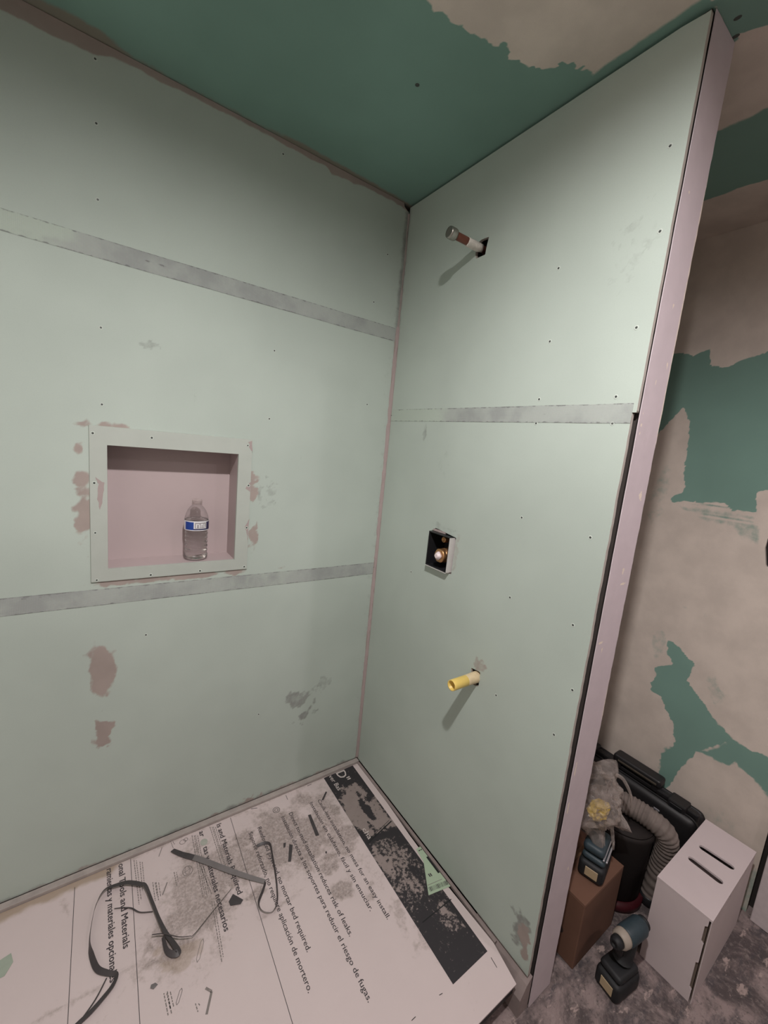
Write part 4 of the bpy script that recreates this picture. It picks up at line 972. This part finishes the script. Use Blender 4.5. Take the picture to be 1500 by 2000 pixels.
# brown cardboard box
bb = empty('cardboard_box', (.316, -.80, FLOOR)); tag(bb, 'small brown cardboard box standing behind the stud end', 'box')
bt = .123-FLOOR
box('carton', (-.114, -.105, 0), (.114, .095, bt-.002), M_BROWNBOX, bb, .003)
box('top_flap', (-.1135, -.1045, bt-.002), (.1135, -.006, bt), M_BROWNBOX, bb); box('top_flap', (-.1135, -.004, bt-.002), (.1135, .0945, bt), M_BROWNBOX, bb)
box('packing_tape', (-.1137, -.012, bt), (.1137, .004, bt+.0006), simple('box tape', (.20, .11, .06, 1), .3), bb)
bm = bmesh.new()
for k in range(3): bmesh.ops.create_cone(bm, cap_ends=True, segments=10, radius1=.012-.002*k, radius2=.010, depth=.0006, matrix=Matrix.Translation((-.1142, -.050+.016*k, .085-.018*k)) @ Matrix.Rotation(math.pi/2, 4, 'Y'))
bm_obj('dark_print', bm, simple('faded dark print', (.04, .025, .02, 1), .7), bb)

# cordless drivers
def make_driver(name, loc, rz, label, rails=False):
    HZ = .168
    d = empty(name, loc, rz); tag(d, label, 'power tool')
    bm = bmesh.new(); add_box(bm, (-.055, -.036, 0), (.050, .036, .056), .014, 4); bt_ = bm_obj('battery', bm, M_RUBBER, d, True)
    bm = bmesh.new(); add_box(bm, (-.0568, -.020, .016), (-.0545, .015, .044), .0008, 1); o = bm_obj('battery_tag', bm, M_TAGTAN, bt_); o['label'] = 'tan rectangular battery tag'
    bm = bmesh.new()
    for y_ in (-.030, -.022): add_box(bm, (-.03, y_-.001, .057), (.04, y_+.001, .0595))
    bm_obj('battery_rib', bm, M_RUBBER, bt_)
    bm = bmesh.new(); add_box(bm, (-.048, -.032, .057), (.040, .032, .078), .010, 3); bm_obj('foot', bm, M_TEAL if rails else M_RUBBER, d, True)
    if rails:
        bm = bmesh.new(); add_box(bm, (-.046, -.026, .080), (.048, .034, .108), .012, 3); bm_obj('tool_body', bm, M_TEAL, d, True)
        bm = bmesh.new()
        for y_ in (-.034, -.026): add_box(bm, (-.044, y_-.0022, .0815), (.046, y_+.0022, .0865), .0006, 1)
        bm_obj('steel_rail', bm, M_STEEL, d); return d
    bm = bmesh.new(); tube_bm(bm, [(.002, 0, .070), (.002, 0, .09), (.006, 0, .11), (.010, 0, .130), (.014, 0, .156)], I([0, .3, .6, 1], [.027, .025, .024, .024]), 14); bm_obj('handle', bm, M_RUBBER, d, True)
    bm = bmesh.new(); add_box(bm, (-.028, -.009, .112), (-.008, .009, .140), .006, 2); bm_obj('trigger', bm, M_BLACK, d, True)
    lathe('motor_housing', [(.014, .072), (.021, .069), (.0260, .058), (.0270, .018), (.0265, -.006), (.024, -.012)], M_TEAL, d, 24, 'X', loc=(0, 0, HZ))
    lathe('nose_ring', [(.0240, -.012), (.0245, -.016), (.0230, -.030), (.0195, -.036), (.0180, -.036)], M_TOOLCREAM, d, 24, 'X', loc=(0, 0, HZ))
    lathe('chuck', [(.0170, -.036), (.0165, -.048), (.0125, -.056), (.0070, -.057), (.0070, -.052), (.003, -.052)], M_RUBBER, d, 20, 'X', loc=(0, 0, HZ))
    lathe('rear_bumper', [(.0160, .0725), (.0200, .071), (.019, .079), (.012, .081)], M_RUBBER, d, 20, 'X', loc=(0, 0, HZ))
    return d
make_driver('cordless_driver', (.285, -.990, FLOOR), math.radians(-8), 'cordless impact driver standing on its battery on the floor')
make_driver('cordless_tool', (.332, -.858, .1237), math.radians(14), 'low black and slate cordless tool with steel rails on brown cardboard box', True)

# dark tub with hose
tu = empty('dark_tub', (.560, -.830, FLOOR)); tag(tu, 'dark brown round tub with red base between box and tool case', 'tub')
lathe('tub_body', [(.084, .030), (.089, .035), (.095, .250), (.099, .264), (.099, .276), (.092, .279), (.08, .279)], M_TUB, tu, 40)
lathe('base_ring', [(.094, 0), (.102, .004), (.102, .026), (.084, .030)], M_RED, tu, 40)
lathe('lid', [(.094, .2792), (.094, .284), (.05, .286)], M_TUB, tu, 36)
ho = empty('corrugated_hose', (.560, -.830, FLOOR)); tag(ho, 'dusty grey corrugated hose draped over the dark tub and down beside it', 'hose')
HP = [(-.115, .105, .25), (-.070, .085, .312), (-.030, .050, .321), (-.002, .012, .3225), (.010, -.030, .3225), (.018, -.070, .319), (.032, -.112, .300), (.048, -.123, .255), (.060, -.120, .195), (.066, -.114, .13), (.066, -.106, .034)]
dense = catmull(HP, 26)
bm = bmesh.new(); tube_bm(bm, dense, lambda t_: .0325+.0016*math.sin(t_*len(dense)*.85), 14)
bm_obj('hose_tube', bm, M_HOSE, ho, True)
lathe('hose_cuff', [(.030, 0), (.035, .004), (.035, .030), (.030, .034)], M_BLACK, ho, 20, 'Z', loc=(.064, -.104, .001))

# black tool case against the far wall
tcs = empty('tool_case', (.835, -.70, FLOOR)); tag(tcs, 'black plastic tool case standing against the far wall', 'case')
def tl(o): o.data.transform(Matrix.Translation((-.835, .70, -FLOOR))); return o
bm = bmesh.new(); add_box(bm, (.792, -.978, FLOOR), (.836, -.33, .150), .030, 4); tl(bm_obj('lower_shell', bm, M_BLACKROUGH, tcs, True))
bm = bmesh.new(); add_box(bm, (.838, -.982, FLOOR), (.884, -.33, .160), .026, 4); tl(bm_obj('upper_shell', bm, M_BLACKROUGH, tcs, True))
bm = bmesh.new(); add_box(bm, (.826, -.97, -.08), (.846, -.34, .163), .006, 2); tl(bm_obj('seam_rib', bm, M_BLACKROUGH, tcs))
bm = bmesh.new(); add_box(bm, (.812, -.845, .172), (.866, -.668, .204), .010, 3); add_box(bm, (.818, -.835, .15), (.860, -.815, .18), .003, 1); add_box(bm, (.818, -.700, .15), (.860, -.680, .18), .003, 1)
hd = tl(bm_obj('handle', bm, M_BLACKROUGH, tcs))
bm = bmesh.new(); add_box(bm, (.809, -.832, .183), (.8125, -.690, .190), .0008, 1); tl(bm_obj('handle_groove', bm, M_CASEDUST, hd))
for y_ in (-.905, -.570):
    bm = bmesh.new(); add_box(bm, (.806, y_-.030, .135), (.862, y_+.030, .172), .006, 2); l_ = tl(bm_obj('latch', bm, M_BLACKROUGH, tcs))
    bm = bmesh.new(); add_box(bm, (.803, y_-.020, .146), (.8065, y_+.020, .162), .001, 1); tl(bm_obj('latch_lip', bm, M_BLACK, l_))
bm = bmesh.new(); add_box(bm, (.7905, -.865, .105), (.7925, -.845, .112), .0006, 1); tl(bm_obj('catch', bm, M_STEEL, tcs))

# crumpled bag with a yellow wrapper inside
bc = (.358, -.790, .322)
bg = empty('plastic_bag', bc); tag(bg, 'crumpled clear plastic bag lying over the cordless tool on the brown box', 'bag')
bm = bmesh.new(); bmesh.ops.create_icosphere(bm, subdivisions=5, radius=1)
for v_ in bm.verts:
    p = v_.co.copy(); n_ = mnoise.fractal(p*1.6+Vector((3, 1, 7)), 1.1, 2.0, 3); c_ = mnoise.cell(p*3.0); rdg = abs(mnoise.noise(p*4.5+Vector((9, 2, 0))))
    s_ = 1+.26*n_-.34*rdg
    v_.co = Vector((p.x*.128*s_, p.y*.102*s_, p.z*.080*s_))
for dirv, ln in (((.25, -.9, -.35), .055), ((-.2, -.4, .9), .05), ((.8, -.1, .6), .05), ((-.3, -.55, -.75), .05)):
    dv = Vector(dirv).normalized()
    for v_ in bm.verts:
        k = v_.co.normalized().dot(dv)
        if k > .93: v_.co += dv*ln*((k-.93)/.07)**1.5
bm_obj('film', bm, M_BAG, bg, True)
for k, P in enumerate(([(-.02, -.07, -.06), (-.035, -.085, -.09), (-.03, -.09, -.13)], [(.01, -.08, -.05), (-.005, -.098, -.085), (.004, -.100, -.115)], [(.07, -.04, .07), (.085, -.06, .06), (.095, -.085, .02), (.10, -.09, -.02)])):
    bm = bmesh.new(); tube_bm(bm, catmull(P, 5), I([0, .5, 1], [.006, .005, .002]), 6); bm_obj('loose_tail', bm, M_BAG, bg, True)
yw = empty('yellow_wrapper', (bc[0]-.012, bc[1]-.045, bc[2]-.015)); tag(yw, 'yellow wrapper showing through the clear plastic bag', 'wrapper')
bm = bmesh.new(); bmesh.ops.create_icosphere(bm, subdivisions=3, radius=1)
for v_ in bm.verts:
    p = v_.co; s_ = 1+.3*mnoise.noise(p*3+Vector((5, 5, 1))); v_.co = Vector((p.x*.046*s_, p.y*.026*s_, p.z*.022*s_))
bm_obj('wrapper_body', bm, M_FOIL, yw, False)
